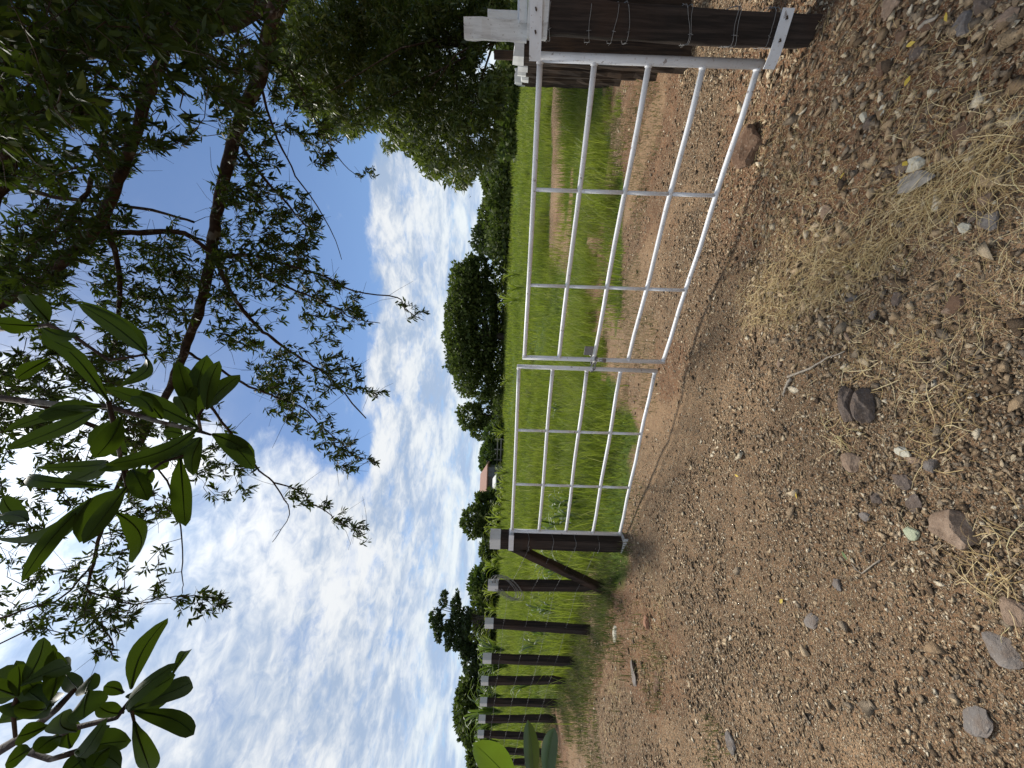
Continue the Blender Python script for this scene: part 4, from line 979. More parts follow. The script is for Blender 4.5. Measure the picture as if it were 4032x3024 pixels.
def thicket():
    """dark undergrowth that closes the foot of the tree line"""
    parts = []
    for (y0, y1, D, top, n) in ((0, 620, 40, 1950, 4200), (560, 1010, 50, 1918, 5200), (980, 1620, 58, 1930, 5200), (1560, 1840, 56, 1940, 2200), (1930, 2340, 46, 1930, 3000), (2300, 2720, 40, 1888, 3800), (2700, 3060, 36, 1880, 3400)):
        py = rng.uniform(y0, y1, n); px_ = top + (2014 + .0325 * (1512 - py) - top) * rng.random(n) ** 0.8 + 14 * (vnoise(py / 30, py * 0, 71) - .5) * 2
        pos = np.array([tuple(at(a, b, D + rng.uniform(-1.5, 4))) for a, b in zip(px_, py)]); pos[:, 2] = np.maximum(pos[:, 2], gz(pos[:, 0], pos[:, 1]) + .1)
        L_ = rng.uniform(.3, .75, n); parts.append(leaf_arrays(pos, rng.normal(size=(n, 3)), L_, L_ * .8, rng.uniform(0, 6, n), CLUMP_V, CLUMP_F))
    V, Fc = cat_arrays(parts); tag(mesh_obj('undergrowth', V, Fc, M['leaf_far']), 'dark undergrowth along the foot of the far tree line', 'undergrowth', kind='stuff')
thicket()

# ------------------------------------------------------------------ far buildings, bird, rail fence
def house(name, label, c, w, dp, hw_, hr, roofmat, wallmat, rz, wins, hip=0.5):
    root = empty(name, c, rz); tag(root, label, 'house')
    mb = MB(); mb.box((0, 0, hw_ / 2 - .3), (w, dp, hw_ + .6)); wall = mb.build('wall', wallmat, root)
    e = .45; v = [(-w / 2 - e, -dp / 2 - e, hw_), (w / 2 + e, -dp / 2 - e, hw_), (w / 2 + e, dp / 2 + e, hw_), (-w / 2 - e, dp / 2 + e, hw_), (-w / 2 + w * hip * .5, 0, hw_ + hr), (w / 2 - w * hip * .5, 0, hw_ + hr)]
    v += [(x, y, z - .12) for x, y, z in v[:4]]
    f = [(0, 1, 5, 4), (1, 2, 5), (2, 3, 4, 5), (3, 0, 4), (0, 6, 7, 1), (1, 7, 8, 2), (2, 8, 9, 3), (3, 9, 6, 0), (6, 9, 8, 7)]
    mb = MB(); mb.add(v, f); mb.build('roof', roofmat, root)
    for (x, z, ww, hh) in wins:
        mb = MB(); mb.box((x, -dp / 2 - .02, z), (ww, .06, hh)); wn = mb.build('window', M['plaster'], root)
        for sx in (-1, 1):
            mb = MB(); mb.box((x + sx * ww * .24, -dp / 2 - .055, z), (ww * .42, .03, hh * .86)); mb.build('pane', M['glass_dark'], wn)
    return root
p = at(1950, 1902, 48); house('house', 'house with terracotta hipped roof half hidden by trees', (p.x, p.y, p.z - 1.4), 4.2, 4, 2.35, .95, M['roof'], M['plaster'], .1, [(-2, 1.9, 1.1, 1.0), (1.6, 1.9, 1.2, 1.0)])
p = at(1962, 1925, 45); house('shed', 'low shed with pale grey roof in front of the terracotta house', (p.x, p.y, p.z - .9), 2.6, 1.6, 1.2, .4, M['roof_grey'], M['plaster'], .15, [(-1, 1.0, .8, .6)], .1)
p = at(1955, 2236, 52); house('house', 'small pinkish house with barred window behind the coiled wire post', (p.x, p.y, p.z - .9), 3.0, 4, 2.0, .7, M['roof_grey'], M['plaster_pink'], 0, [(.5, 1.1, .8, .8)])
p = at(1958, 2068, 48); house('shed', 'tiny hut with orange tiles under the dark tree right of the post head', (p.x, p.y, p.z - 1.0), 1.4, 2, 1.3, .5, M['roof'], M['plaster'], 0, [(0, .8, .5, .5)])
p = at(1930, 3010, 40); house('house', 'house with pale grey roof at the far left edge', (p.x, p.y, p.z - 1.4), 4.6, 4, 2.6, .9, M['roof_grey'], M['plaster'], -.2, [(.3, 1.4, .9, .8)])
p = at(1975, 1790, 50); rf = empty('rail_fence', (p.x, p.y, gzf(p.x, p.y))); tag(rf, 'short grey wooden rail fence at the far edge of the field', 'fence')
for k in range(4):
    mb = MB(); mb.box((-2 + 1.33 * k, 0, .6), (.14, .14, 1.5)); mb.build('post', M['old_wood'], rf)
for z in (.5, .95):
    mb = MB(); mb.box((0, -.09, z), (4.3, .05, .14)); mb.build('rail', M['old_wood'], rf)
p = at(1852, 774, 60); bird = empty('bird', p); tag(bird, 'small dark bird flying low above the tree line', 'bird')
mb = MB(); mb.add([(0, -.22, 0), (0, .22, .02), (.05, 0, -.05), (-.05, 0, -.05), (0, 0, .05)], [(0, 2, 4), (0, 4, 3), (1, 4, 2), (1, 3, 4), (0, 3, 2), (1, 2, 3)]); mb.build('body', M['bird'], bird)
for s_ in (-1, 1):
    mb = MB(); mb.add([(0, .08, .02), (0, -.10, .02), (s_ * .25, .06, .14), (s_ * .28, -.06, .14), (s_ * .5, -.08, .08), (0, 0, .035)], [(0, 1, 3, 2), (2, 3, 4), (0, 2, 5)]); mb.build('wing', M['bird'], bird)

# ------------------------------------------------------------------ grass
BL_V = [(-.5, 0, 0), (.5, 0, 0), (-.40, .14, .40), (.40, .14, .40), (-.22, .42, .76), (.22, .42, .76), (0, .85, 1.0)]
BL_F = [(0, 1, 3), (0, 3, 2), (2, 3, 5), (2, 5, 4), (4, 5, 6)]
BL2_V = [(-.5, 0, 0), (.5, 0, 0), (-.3, .2, .6), (.3, .2, .6), (0, .6, 1.0)]
BL2_F = [(0, 1, 3), (0, 3, 2), (2, 3, 4)]
def blades(x, y, h, w, tv, tf, lean=.55):
    n = len(x); a = rng.uniform(0, 2 * np.pi, n); ln = h * np.abs(rng.normal(lean, .3, n))
    c, s_ = np.cos(a), np.sin(a); Mx = np.zeros((n, 3, 3)); Mx[:, 0, 0] = c * w; Mx[:, 1, 0] = s_ * w; Mx[:, 0, 1] = -s_ * ln; Mx[:, 1, 1] = c * ln; Mx[:, 2, 2] = h
    return stamp(tv, tf, Mx, np.stack([x, y, gz(x, y) - .01], 1))
def field():
    parts = []; dark = []
    for (y0, y1, n, hh, ww, tv, tf) in ((4.2, 9, 84000, .19, .0065, BL_V, BL_F), (9, 16, 60000, .25, .013, BL2_V, BL2_F), (16, 32, 60000, .28, .030, BL2_V, BL2_F), (32, 62, 42000, .30, .075, BL2_V, BL2_F)):
        y = y0 + (y1 - y0) * rng.random(n * 2) ** .8; x = (rng.random(n * 2) * 2 - 1) * (y * 1.12 + 1)
        g, r, c = zones(x, y); tuft = vnoise(x * 1.1 / (1 + y * .04), y * 1.1 / (1 + y * .04), 81); t2 = vnoise(x * .35, y * .35, 82)
        if y0 < 5:
            gg = sstep(y - np.interp(x, YBX, YBY) + 1.3 * (vnoise(x * 2.3, y * 2.3, 86) - .5), -1.3, .8) ** 2.2; pa = sstep(vnoise(x * 4.2, y * 4.2, 87), .42, .6); g = np.maximum(g * (.45 + .55 * pa), gg * pa)
        k = rng.random(len(x)) < g * (.35 + .9 * tuft); k &= ~((x > 2.0) & (y < 6.0) & (x > y * .80))
        x, y, tuft, t2 = x[k][:n], y[k][:n], tuft[k][:n], t2[k][:n]
        h = hh * (.35 + .9 * tuft + 1.2 * np.clip(t2 - .42, 0, 1)) * rng.uniform(.6, 1.25, len(x)) * np.clip((y - np.interp(x, YBX, YBY)) * .7 + .6, .45, 1.25)
        parts.append(blades(x, y, h, ww * rng.uniform(.7, 1.3, len(x)), tv, tf))
    for k in range(340):                                             # rank tussocks
        yy = 5.2 + 24 * rng.random() ** 1.7; xx = rng.uniform(-1, 1) * (yy * 1.05); g, r, c = zones(xx, yy)
        if g < .6 or (xx > yy * .72 and yy < 8): continue
        m_ = int(rng.uniform(60, 150)); rad = rng.uniform(.10, .32) * (1 + yy * .03); bx = xx + rng.normal(0, rad, m_); by = yy + rng.normal(0, rad * .7, m_)
        parts.append(blades(bx, by, rng.uniform(.22, .58) * rng.uniform(.5, 1.15, m_), (.006 + .0011 * yy) * rng.uniform(.7, 1.2, m_), BL_V, BL_F, .5))
    V, Fc = cat_arrays(parts); tag(mesh_obj('field_grass', V, Fc, M['grass']), 'lush green grass covering the field beyond the gate', 'grass', kind='stuff')
    # thin dull grass along the foot of the fence and scattered weeds inside the gate
    n = 30000; s_ = rng.uniform(-.4, 12, n); off = rng.normal(.10, .42, n); x = pl_.x + fdir.x * s_ + f2_.x * off; y = pl_.y + fdir.y * s_ + f2_.y * off
    k = (vnoise(x * 2.2, y * 2.2, 83) > .42) & (rng.random(n) < sstep(s_, -.4, .6)); x, y = x[k], y[k]; parts = [blades(x, y, rng.uniform(.04, .17, len(x)), rng.uniform(.004, .008, len(x)), BL2_V, BL2_F, .8)]
    n = 40000; x = rng.uniform(-1.6, 6.2, n); y = rng.uniform(3.4, 8.2, n); g, r, c = zones(x, y); yb = np.interp(x, YBX, YBY)
    k = (vnoise(x * 1.7, y * 1.7, 84) > .60 - .22 * sstep(y - yb, -1.3, 0)) & (y > 3.9 + .3 * x * 0) & (y - yb < .6); x, y = x[k], y[k]; parts.append(blades(x, y, rng.uniform(.02, .085, len(x)), rng.uniform(.003, .006, len(x)), BL2_V, BL2_F, .8))
    n = 22000; x = rng.uniform(-9, -2.2, n); y = np.interp(x, YBX, YBY) - rng.uniform(.1, 2.2, n); k = vnoise(x * 1.2, y * 2.4, 85) > .56; x, y = x[k], y[k]; parts.append(blades(x, y, rng.uniform(.02, .08, len(x)), rng.uniform(.004, .007, len(x)), BL2_V, BL2_F, .8))
    V, Fc = cat_arrays(parts); tag(mesh_obj('verge_grass', V, Fc, M['grass_dark']), 'sparse dull grass along the foot of the wire fence and gate', 'grass', kind='stuff')
field()
# broad-bladed weeds behind the fence and along the far edge
def weed(x, y, h, nb, seed, label, wd=.03, mat='broad_weed'):
    r_ = np.random.default_rng(seed); z0 = gzf(x, y); root = empty('tall_weed', (x, y, z0)); tag(root, label, 'weed', 'tall weeds behind the fence')
    mb = MB()
    for k in range(nb):
        a = r_.uniform(0, 6.28); ln = h * r_.uniform(.5, 1.1); w = wd * r_.uniform(.7, 1.3); b0 = r_.uniform(.05, .6) * h; v, f = [], []; dx_, dy_ = math.cos(a), math.sin(a); top_ = h * r_.uniform(.7, 1.25)
        for i in range(7):
            t = i / 6; rad = ln * .75 * t ** 1.2; z = b0 + (top_ - b0) * math.sin(min(1.0, t * 1.05) * 2.1) / .95 * .9; ww = w * .5 * math.sin(math.pi * (.12 + .86 * t))
            v += [(dx_ * rad - dy_ * ww, dy_ * rad + dx_ * ww, z), (dx_ * rad, dy_ * rad, z - ww * .4), (dx_ * rad + dy_ * ww, dy_ * rad - dx_ * ww, z)]
        for i in range(6): f += [(i * 3, i * 3 + 1, i * 3 + 4, i * 3 + 3), (i * 3 + 1, i * 3 + 2, i * 3 + 5, i * 3 + 4)]
        mb.add(v, f)
    mb.build('leaf_tuft', M[mat], root)
    mb = MB(); mb.tube([(0, 0, -.03), (0.01, 0, h * .4), (0, .01, h * .8)], [.007, .006, .003], 6); mb.build('stem', M[mat], root)
ORD = ['first', 'second', 'third', 'fourth', 'fifth', 'sixth', 'seventh', 'eighth', 'ninth', 'tenth', 'eleventh', 'twelfth', 'thirteenth', 'fourteenth', 'fifteenth', 'sixteenth', 'seventeenth', 'eighteenth', 'nineteenth']
WL = sorted([(2090, 1985, 6.8, .50), (2110, 2020, 6.5, .46), (2130, 1960, 6.3, .40), (2080, 2060, 7.4, .55), (2160, 2040, 6.0, .40), (2150, 2230, 6.2, .55), (2100, 2200, 7.2, .60), (2120, 2260, 6.8, .5), (2170, 2390, 6.8, .42), (2120, 2400, 7.6, .5), (2150, 2500, 7.4, .42), (2110, 2540, 8.4, .5), (2140, 2700, 8.8, .5), (2030, 1600, 9.5, .4)], key=lambda t: t[1])
for k, (px_, py, d, h) in enumerate(WL):
    p = at(px_, py, d); weed(p.x, p.y, h, 11, 500 + k, 'lone tall weed in the grass behind the farther gate leaf' if k == 0 else '%s broad-bladed weed in the grass behind the fence, counting leftwards from the gate' % ORD[k - 1], .034)
for k, (py, d) in enumerate(sorted([(1860, 26), (1900, 24), (1935, 27), (1970, 23), (2005, 25), (2040, 22), (2075, 24), (1700, 30), (1500, 34), (1130, 22), (1080, 26), (2330, 24), (2400, 25), (2460, 24), (2530, 24), (1180, 24), (2200, 22), (2230, 24)])):
    x, y = ray(1990, py).x * d, d; weed(x, y, rng.uniform(.9, 1.5), 26, 600 + k, '%s spiky grass clump from the right along the far edge of the field' % ORD[k], .05, 'grass')
for k, (py, d) in enumerate(sorted([(2620, 13), (2680, 12.5), (2740, 13.5), (2800, 13), (2850, 14), (2920, 14), (2560, 14)])):
    x, y = ray(1990, py).x * d, d; weed(x, y, rng.uniform(.9, 1.3), 34, 650 + k, '%s leafy scrub bush behind the left fence posts, counting from the right' % ORD[k], .06, 'broad_weed')

# ------------------------------------------------------------------ stones, straw, sticks on the ground
def gravel():
    import bmesh
    tmpl = []
    for k in range(14):
        r_ = np.random.default_rng(200 + k); bm = bmesh.new(); npt = 7 if k < 9 else 6
        pts = r_.normal(size=(npt, 3)); pts /= np.linalg.norm(pts, axis=1, keepdims=True); pts *= np.array([.66, .44, .20 if k % 3 else .12]) * r_.uniform(.75, 1.1, (npt, 1))
        for p_ in pts: bm.verts.new(p_)
        res = bmesh.ops.convex_hull(bm, input=bm.verts); bmesh.ops.delete(bm, geom=[g_ for g_ in res['geom_interior'] if isinstance(g_, bmesh.types.BMVert)], context='VERTS')
        bmesh.ops.triangulate(bm, faces=bm.faces); bm.verts.index_update(); bm.verts.ensure_lookup_table()
        tmpl.append((np.array([v.co[:] for v in bm.verts]), [[v.index for v in f.verts] for f in bm.faces])); bm.free()
    parts = []
    def scatter(n, xr, yr, smin, smax, pw, dens, lo=0, hi=9):
        y = yr[0] + (yr[1] - yr[0]) * rng.random(n) ** 1.25; x = (rng.random(n) * 2 - 1) * np.minimum(xr, y * 1.08 + .25)
        k = rng.random(n) < dens(x, y) * (sstep(y, yr[0], yr[0] + .9) if yr[0] > 1 else 1) * sstep(y, yr[1], yr[1] - .9); x, y = x[k], y[k]; s_ = smin + (smax - smin) * rng.random(len(x)) ** pw
        which = rng.integers(lo, hi, len(x))
        for q_ in range(lo, hi):
            m_ = which == q_; nn = m_.sum()
            if nn == 0: continue
            a = rng.uniform(0, 6.28, nn); tl = rng.normal(0, .28, (nn, 2)); R_ = np.zeros((nn, 3, 3)); c, sn = np.cos(a), np.sin(a)
            R_[:, 0, 0] = c; R_[:, 0, 1] = -sn; R_[:, 1, 0] = sn; R_[:, 1, 1] = c; R_[:, 2, 2] = 1; R_[:, 2, 0] = tl[:, 0]; R_[:, 2, 1] = tl[:, 1]
            sc = s_[m_]; R_ *= sc[:, None, None]
            parts.append(stamp(tmpl[q_][0], tmpl[q_][1], R_, np.stack([x[m_], y[m_], gz(x[m_], y[m_]) + sc * rng.uniform(-.02, .15, nn)], 1)))
    Z = lambda x, y: zones(x, y)
    cpt = lambda x, y: (1 - .8 * compact(x, y)) * (.30 + .95 * sstep(vnoise(x * 2.6, y * 2.6, 29) * .6 + vnoise(x * 8, y * 8, 30) * .4, .34, .62))
    scatter(46000, 4, (.95, 3.6), .005, .012, 1.2, lambda x, y: (1 - .3 * Z(x, y)[1]), 9, 14)
    scatter(52000, 4, (.95, 3.9), .010, .030, 2.0, lambda x, y: (1 - .6 * Z(x, y)[1]) * cpt(x, y), 5, 14)
    scatter(58000, 5.5, (1.9, 7.4), .012, .040, 2.0, lambda x, y: (1 - Z(x, y)[0]) * (1 - .65 * Z(x, y)[1]) * cpt(x, y), 5, 14)
    scatter(22000, 3.4, (.95, 3.8), .018, .050, 2.2, lambda x, y: (.06 + .94 * Z(x, y)[2]) * (.55 + .45 * cpt(x, y)))
    scatter(3400, 3.0, (.95, 3.2), .035, .085, 2.4, lambda x, y: .05 + .6 * Z(x, y)[2])
    scatter(3000, 6, (2.2, 7.4), .03, .07, 2.6, lambda x, y: (1 - Z(x, y)[0]) * .5 * cpt(x, y))
    V, Fc = cat_arrays(parts); tag(mesh_obj('gravel', V, Fc, M['gravel']), 'loose brown and grey gravel scattered over the drive', 'gravel', kind='stuff')
gravel()

def rock_mesh(name, size, seed, mat, parent=None, flat=.6, cuts=9, elong=1.0):
    import bmesh
    bm = bmesh.new(); bmesh.ops.create_icosphere(bm, subdivisions=3, radius=.5)
    r_ = np.random.default_rng(seed); pl2 = [(Vector(n / np.linalg.norm(n)), r_.uniform(.24, .42)) for n in r_.normal(size=(cuts, 3))]
    for v in bm.verts:
        for n_, d in pl2:
            e = v.co.dot(n_) - d
            if e > 0: v.co -= n_ * e * .93
        nn = float(vnoise(v.co.x * 6 + seed, v.co.y * 6 + v.co.z * 5, seed % 97)); n3 = float(vnoise(v.co.x * 17 + seed, v.co.y * 17 + v.co.z * 13, 5)); v.co *= 1 + .20 * (nn - .5) + .09 * (n3 - .5)
        v.co.x *= elong; v.co.z *= flat
        v.co *= size
    me = bpy.data.meshes.new(name); bm.to_mesh(me); bm.free(); me.materials.append(mat)
    return link(bpy.data.objects.new(name, me), parent)
ROCKS = [ # px, py, width in photo pixels, material, flatness, elongation, label, rz, sink
 (2968, 585, 175, 'rock_brown', .75, 1.25, 'large wedge-shaped brown rock lying under the near gate leaf', .5, .25),
 (3765, 2085, 165, 'rock_pink', .8, 1.05, 'round pinkish boulder with dark top, largest rock left of centre in the foreground', .2, .3),
 (3362, 1818, 84, 'rock_pink', .6, 1.1, 'pale pink stone beside a tuft of straw', .6, .3),
 (3566, 1778, 62, 'rock_pale', .7, 1.2, 'cream-white stone next to the pink stones in the foreground', 1.2, .3),
 (3676, 1828, 66, 'rock_grey', .7, 1.1, 'smooth grey stone under curled straw', .3, .3),
 (3600, 1810, 44, 'rock_pink', .6, 1.4, 'small orange-pink stone touching the cream stone', 1.3, .3),
 (3556, 1892, 74, 'rock_dark', .55, 1.3, 'dark angular wedge stone below the cream stone', .9, .25),
 (3594, 2098, 66, 'rock_green', .6, 1.2, 'pale green stone right beside the round pinkish boulder', 2.2, .3),
 (3965, 2560, 150, 'rock_grey', .3, 1.1, 'large flat grey slab at the bottom of the view', .4, .35),
 (4005, 2420, 110, 'rock_pink', .5, 1.2, 'pinkish stone behind the large flat grey slab', .2, .3),
 (3845, 2835, 130, 'rock_grey', .25, 1.6, 'long brown flat stone in the lower left corner of the upright view', -.6, .35),
 (3205, 2440, 80, 'rock_grey', .35, 1.8, 'long grey flat stone half buried in the drive', -.9, .35),
 (3300, 2300, 52, 'rock_grey', .4, 1.3, 'blue-grey flat stone in the gravel patch left of the drive', .4, .3),
 (3612, 1984, 78, 'rock_dark', .5, 1.5, 'dark flat stone between the wedge stone and the pinkish boulder', .1, .3),
 (3448, 1960, 56, 'rock_dark', .5, 1.2, 'dark brown stone in the middle of the foreground gravel', .7, .3),
 (3410, 2030, 54, 'rock_grey', .5, 1.3, 'grey chip stone above the pale green stone', 1.7, .3),
 (2552, 2450, 46, 'brick', .8, 1.2, 'reddish block-shaped rock at the foot of the left verge', .2, .25),
 (3515, 30, 92, 'rock_pink', .6, 1.2, 'pinkish rock at the right edge beyond the thick gate post', .3, .25),
 (3880, 20, 100, 'rock_dark', .6, 1.1, 'dark rock in the far right bottom corner of the upright view', .9, .25),
 (3800, 90, 110, 'rock_grey', .5, 1.3, 'grey-brown rock below the dark corner rock', .4, .3),
 (3660, 95, 70, 'rock_brown', .5, 1.3, 'brown stone with a stick lying against it', .8, .3),
 (3980, 60, 90, 'rock_pink', .5, 1.2, 'tan rock at the right bottom corner', 1.9, .3),
 (3783, 520, 96, 'rock_brown', .4, 1.6, 'flat brown stone among straw on the right foreground', 1.1, .3),
 (3612, 650, 78, 'rock_pale', .6, 1.2, 'whitish stone topped by a yellow leaf', .9, .25),
 (3560, 665, 66, 'rock_dark', .6, 1.3, 'dark brown rock touching the whitish stone', .3, .3),
 (3886, 782, 66, 'rock_pink', .7, 1.1, 'pinkish tan stone among straw near the bottom', .3, .25),
 (3905, 872, 92, 'rock_grey', .45, 1.2, 'grey flat rock beside the small white pebble', .7, .3),
 (3846, 850, 54, 'rock_dark', .5, 1.3, 'blue-grey stone next to the small white pebble', 2.0, .3),
 (3804, 894, 44, 'rock_pale', .7, 1.3, 'small bright white pebble among straw', .4, .2),
 (3770, 1196, 78, 'rock_brown', .6, 1.2, 'reddish split stone in the middle foreground', .3, .3),
 (3740, 1225, 48, 'rock_pink', .5, 1.4, 'narrow pink stone touching the reddish split stone', 1.4, .3),
 (3258, 846, 66, 'rock_pink', .4, 1.5, 'flat orange stone under straw', .2, .3),
 (3176, 868, 50, 'rock_brown', .6, 1.2, 'small tan rock beside the flat orange stone', .5, .3),
 (3368, 1178, 56, 'rock_grey', .5, 1.5, 'thin upright grey shard standing in the soil', .1, .1),
 (3446, 1240, 46, 'rock_grey', .6, 1.2, 'small grey stone in the row below the upright shard', .4, .3),
 (3540, 1180, 58, 'rock_dark', .5, 1.4, 'dark stone in the hollow of bare soil', .2, .3),
 (3344, 1325, 40, 'rock_pink', .6, 1.4, 'oval orange stone near the long stick', .9, .3),
 (3072, 1430, 42, 'rock_pink', .5, 1.2, 'small pink stone just beyond the long stick', .4, .3),
 (3435, 490, 66, 'rock_dark', .5, 1.3, 'dark stone with a pale chip beside it right of the straw', .7, .3),
 (3410, 465, 42, 'rock_pale', .5, 1.5, 'pale blue-grey chip resting against the dark stone', .3, .25),
 (3485, 262, 64, 'rock_brown', .6, 1.2, 'orange-brown stone a step in front of the thick post', .2, .3),
 (3620, 200, 66, 'rock_dark', .5, 1.2, 'dark squarish stone in front of the thick post', .6, .3),
 (3560, 140, 54, 'rock_brown', .5, 1.3, 'brown flat stone near the right edge in front of the post', 1.1, .3),
 (2500, 2660, 90, 'rock_grey', .35, 1.9, 'long pale slab lying on the left verge below the fence', .15, .3),
 (2586, 2680, 70, 'rock_brown', .4, 1.6, 'tan slab at the edge of the drive below the fence', .15, .3),
 (2424, 2500, 52, 'rock_pale', .4, 2.0, 'bleached chip on the red soil under the first plain fence post', .2, .3),
 (2880, 2925, 66, 'rock_grey', .5, 1.4, 'grey rock at the left edge of the drive', .5, .3)]
for k, (px_, py, w, mt, fl, el, l_, rz, sink) in enumerate(ROCKS):
    p = ground_at(px_, py); s_ = w / F * p.y / (el ** .5)
    o = rock_mesh('rock', s_, 700 + k, M[mt], None, fl, 10, el); o.rotation_euler = (0.15 * math.sin(k), 0.15 * math.cos(k * 1.7), rz); o.location = (p.x, p.y, p.z + s_ * fl * (.5 - sink - .12) * .8)
    if 'upright grey shard' in l_: o.rotation_euler = (.2, 1.25, .6)
    tag(o, l_, 'rock', 'rocks lying on the drive')
# the split rock: two halves of one stone
p = ground_at(3392, 1585); sp = empty('split_rock', p, .1); tag(sp, 'dark layered rock cracked through the middle into two halves', 'rock', 'rocks lying on the drive')
for s_, sc in ((-1, .15), (1, .14)):
    o = rock_mesh('rock_half', sc, 790 + s_, M['rock_dark'], sp, .62, 12, 1.25); o.location = (0.0, s_ * .043, .028); o.scale = (1.0, .52, 1.0)
# weathered wood chunk, sticks
def stick(path, r, label, mat='stick', name='stick', cat='stick', d=None):
    pts = [ground_at(*q_) + Vector((0, 0, r * .9 + .004)) for q_ in path]; c = pts[0].copy(); pts = [p_ - c for p_ in pts]; full = []
    for a_, b_ in zip(pts[:-1], pts[1:]):
        for t in np.linspace(0, 1, 4)[:-1]: full.append(a_.lerp(b_, t) + Vector(rng.normal(0, r * .35, 3)))
    full.append(pts[-1]); n = len(full); mb = MB(); mb.tube(full, [r * (1 - .5 * i / (n - 1)) * random.uniform(.85, 1.15) for i in range(n)], 7)
    o = mb.build(name, M[mat], None, True); o.location = c; tag(o, label, cat)
stick([(3113, 1485), (3200, 1450), (3270, 1410), (3341, 1383)], .006, 'long grey stick lying in the middle of the gravel')
stick([(3125, 1490), (3105, 1530), (3098, 1560)], .008, 'short dark twig just beyond the end of the long grey stick')
stick([(3640, 112), (3670, 85), (3706, 60)], .009, 'brown stick leaning on a stone near the right edge')
stick([(3480, 2205), (3400, 2260), (3360, 2220)], .003, 'thin pale twig in the gravel near a small green leaf')
p = ground_at(3620, 722); wc = rock_mesh('wood_chunk', .085, 812, M['old_wood'], None, .35, 12, 2.6); wc.location = p + Vector((0, 0, .02)); wc.rotation_euler = (.1, .1, 1.35); tag(wc, 'bleached grey chunk of wood lying among the straw', 'wood')
p = ground_at(3480, 435); wc = rock_mesh('wood_chip', .035, 813, M['rock_pale'], None, .4, 8, 2.2); wc.location = p + Vector((0, 0, .008)); wc.rotation_euler = (0, .3, .2); tag(wc, 'small pale chip with forked end in front of the thick post', 'wood')
# fallen leaves
for k, (px_, py, l_) in enumerate([(3745, 87, 'fallen yellow leaf by the rocks at the right edge'), (3628, 164, 'fallen yellow leaf near a dark squarish stone'), (3604, 297, 'fallen yellow leaf in the coarse gravel in front of the post'), (3607, 640, 'fallen yellow leaf lying on a whitish stone'), (3323, 707, 'fallen yellow leaf near the straw right of centre'), (3156, 1966, 'bright yellow leaf alone in the middle of the drive'), (2920, 1876, 'fallen yellow leaf on the drive in front of the farther gate leaf'), (3092, 2358, 'tiny yellow leaf beside grey stones left of the drive'), (3332, 2170, 'narrow green leaf fallen on the gravel')]):
    p = ground_at(px_, py); L_ = .035 if k < 8 else .045; up = .05 if k == 3 else .014
    V, Fc = leaf_arrays(np.array([[0., 0, 0]]), np.array([[math.cos(k * 1.3), math.sin(k * 1.3), .15]]), np.array([L_]), np.array([L_ * (.5 if k < 8 else .28)]), np.array([.3]))
    o = mesh_obj('fallen_leaf', V, Fc, M['yellow_leaf' if k < 8 else 'green_leaf']); o.location = p + Vector((0, 0, up)); tag(o, l_, 'leaf', 'fallen leaves')

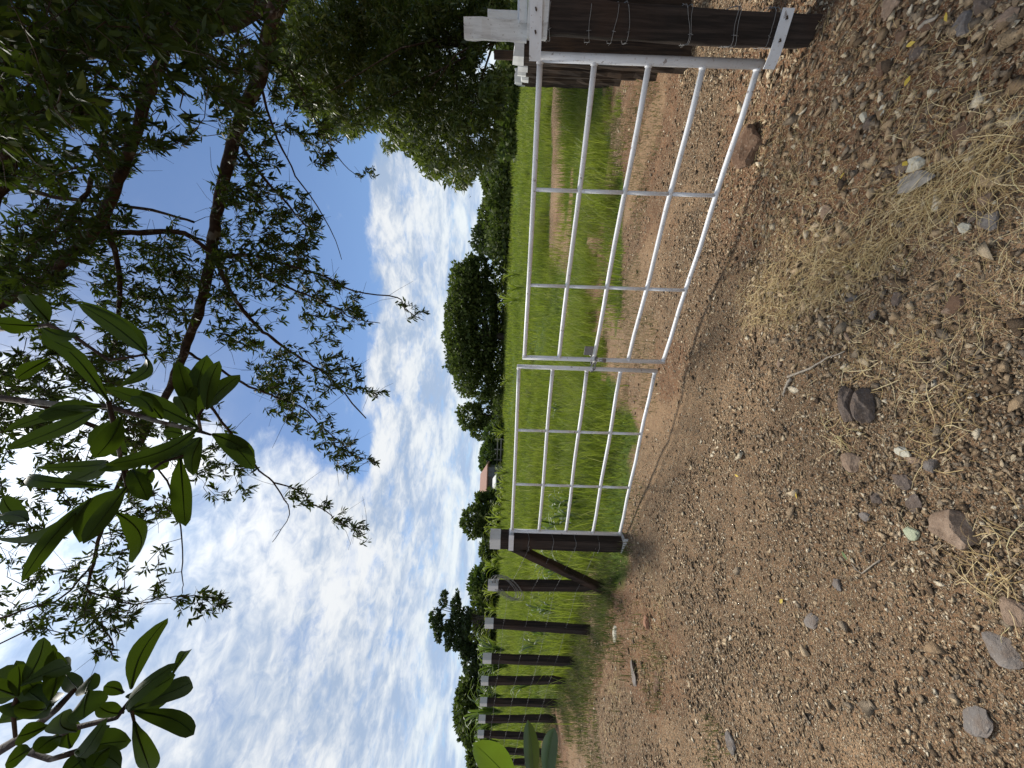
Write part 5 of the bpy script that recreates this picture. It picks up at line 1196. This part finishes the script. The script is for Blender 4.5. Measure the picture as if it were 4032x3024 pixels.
def straw():
    vs_, fs_ = [], []
    def blade_(p0, p2, a, L_, w, lift, curl):
        k0 = len(vs_); x, y = p0; zb = p2; n = 6; ang = a; z0 = 0
        for i in range(n):
            t = i / (n - 1); zz = zb + .008 + lift * math.sin(math.pi * t) ; ww = w * (1 - .6 * t) * .5; sx, sy = -math.sin(ang) * ww, math.cos(ang) * ww
            vs_.append((x - sx, y - sy, zz)); vs_.append((x, y, zz + ww * .8)); vs_.append((x + sx, y + sy, zz)); x += math.cos(ang) * L_ / n; y += math.sin(ang) * L_ / n; ang += curl + random.gauss(0, .24)
        for i in range(n - 1):
            a_ = k0 + i * 3; fs_.append((a_, a_ + 1, a_ + 4)); fs_.append((a_, a_ + 4, a_ + 3)); fs_.append((a_ + 1, a_ + 2, a_ + 5)); fs_.append((a_ + 1, a_ + 5, a_ + 4))
    REG = [ # photo-pixel polygon, count, direction (rad) or None, length, width, lift, curl
     ([(2920, 1080), (3080, 1010), (3350, 960), (3560, 900), (3500, 1080), (3300, 1150), (3120, 1260), (2930, 1290)], 620, 2.5, .15, .0024, .04, .16),
     ([(2900, 800), (3300, 850), (3750, 700), (3700, 960), (3300, 1000), (3000, 1010)], 330, 2.6, .13, .0021, .03, .2),
     ([(3480, 720), (3800, 600), (4032, 450), (4032, 700), (3850, 800), (3600, 850)], 330, 2.35, .17, .0023, .04, .12),
     ([(2980, 420), (3300, 560), (3350, 780), (3100, 800), (2960, 600)], 240, None, .10, .0018, .02, .25),
     ([(2850, 300), (3600, 300), (4050, 400), (4050, 1200), (3700, 1500), (3200, 1500), (2850, 1200)], 900, None, .11, .0017, .015, .2),
     ([(3350, 1300), (3700, 1330), (3720, 1400), (3400, 1440), (3340, 1380)], 50, None, .10, .0028, .02, .35),
     ([(3330, 1430), (3560, 1440), (3700, 1500), (3700, 1600), (3450, 1560)], 26, None, .14, .0036, .03, .4),
     ([(3250, 1640), (3440, 1660), (3420, 1750), (3290, 1790)], 34, None, .11, .0030, .03, .4),
     ([(3640, 1590), (3760, 1650), (3720, 1840), (3600, 1850), (3620, 1700)], 26, None, .12, .0034, .03, .4),
     ([(3820, 2120), (4032, 1980), (4032, 2420), (3900, 2360), (3800, 2260)], 44, None, .13, .0034, .04, .4),
     ([(3560, 1250), (3800, 1300), (3900, 1600), (3740, 1700), (3680, 1500)], 50, None, .10, .0022, .02, .3),
     ([(3050, 60), (3500, 60), (3900, 150), (4032, 420), (3600, 560), (3200, 420)], 260, None, .09, .0018, .02, .25),
     ([(2480, 2380), (2620, 2330), (2660, 2700), (2500, 2700)], 320, None, .10, .0024, .03, .25),
     ([(2440, 2150), (2540, 2120), (2600, 2300), (2480, 2330)], 70, None, .09, .0022, .02, .25),
     ([(2330, 2600), (2460, 2480), (2440, 2950), (2310, 3000)], 300, None, .12, .0030, .03, .25),
     ([(2600, 500), (2900, 300), (3600, 1100), (3900, 2000), (3000, 2900), (2600, 1900)], 340, None, .07, .0015, .01, .3)]
    for poly, n, dr, L_, w, lift, curl in REG:
        n = int(n * 1.25)
        pp = sample_poly(poly, n); pp = pp[(vnoise(pp[:, 0] / 55, pp[:, 1] / 55, 91) + .55 * rng.random(len(pp))) > .56] + rng.normal(0, 26, (1, 2)) * 0
        pp = np.concatenate([pp, pp[::6] + rng.normal(0, 70, pp[::6].shape)]); pp[:, 0] = np.clip(pp[:, 0], 2300, 4100)
        for g in ground_many(pp):
            a = random.uniform(0, 6.28) if dr is None else dr + random.gauss(0, .75) + (math.pi if random.random() < .2 else 0)
            blade_((g[0], g[1]), g[2], a, L_ * random.uniform(.45, 1.4), w * random.uniform(.4, 1.15), lift * random.random() ** 1.5, random.uniform(-curl, curl))
    tag(mesh_obj('dry_straw', np.array(vs_), np.array(fs_), M['straw']), 'dry straw and dead grass strewn over the stony ground', 'straw', kind='stuff')
straw()
SC.cycles.max_bounces = 8; SC.cycles.transparent_max_bounces = 8
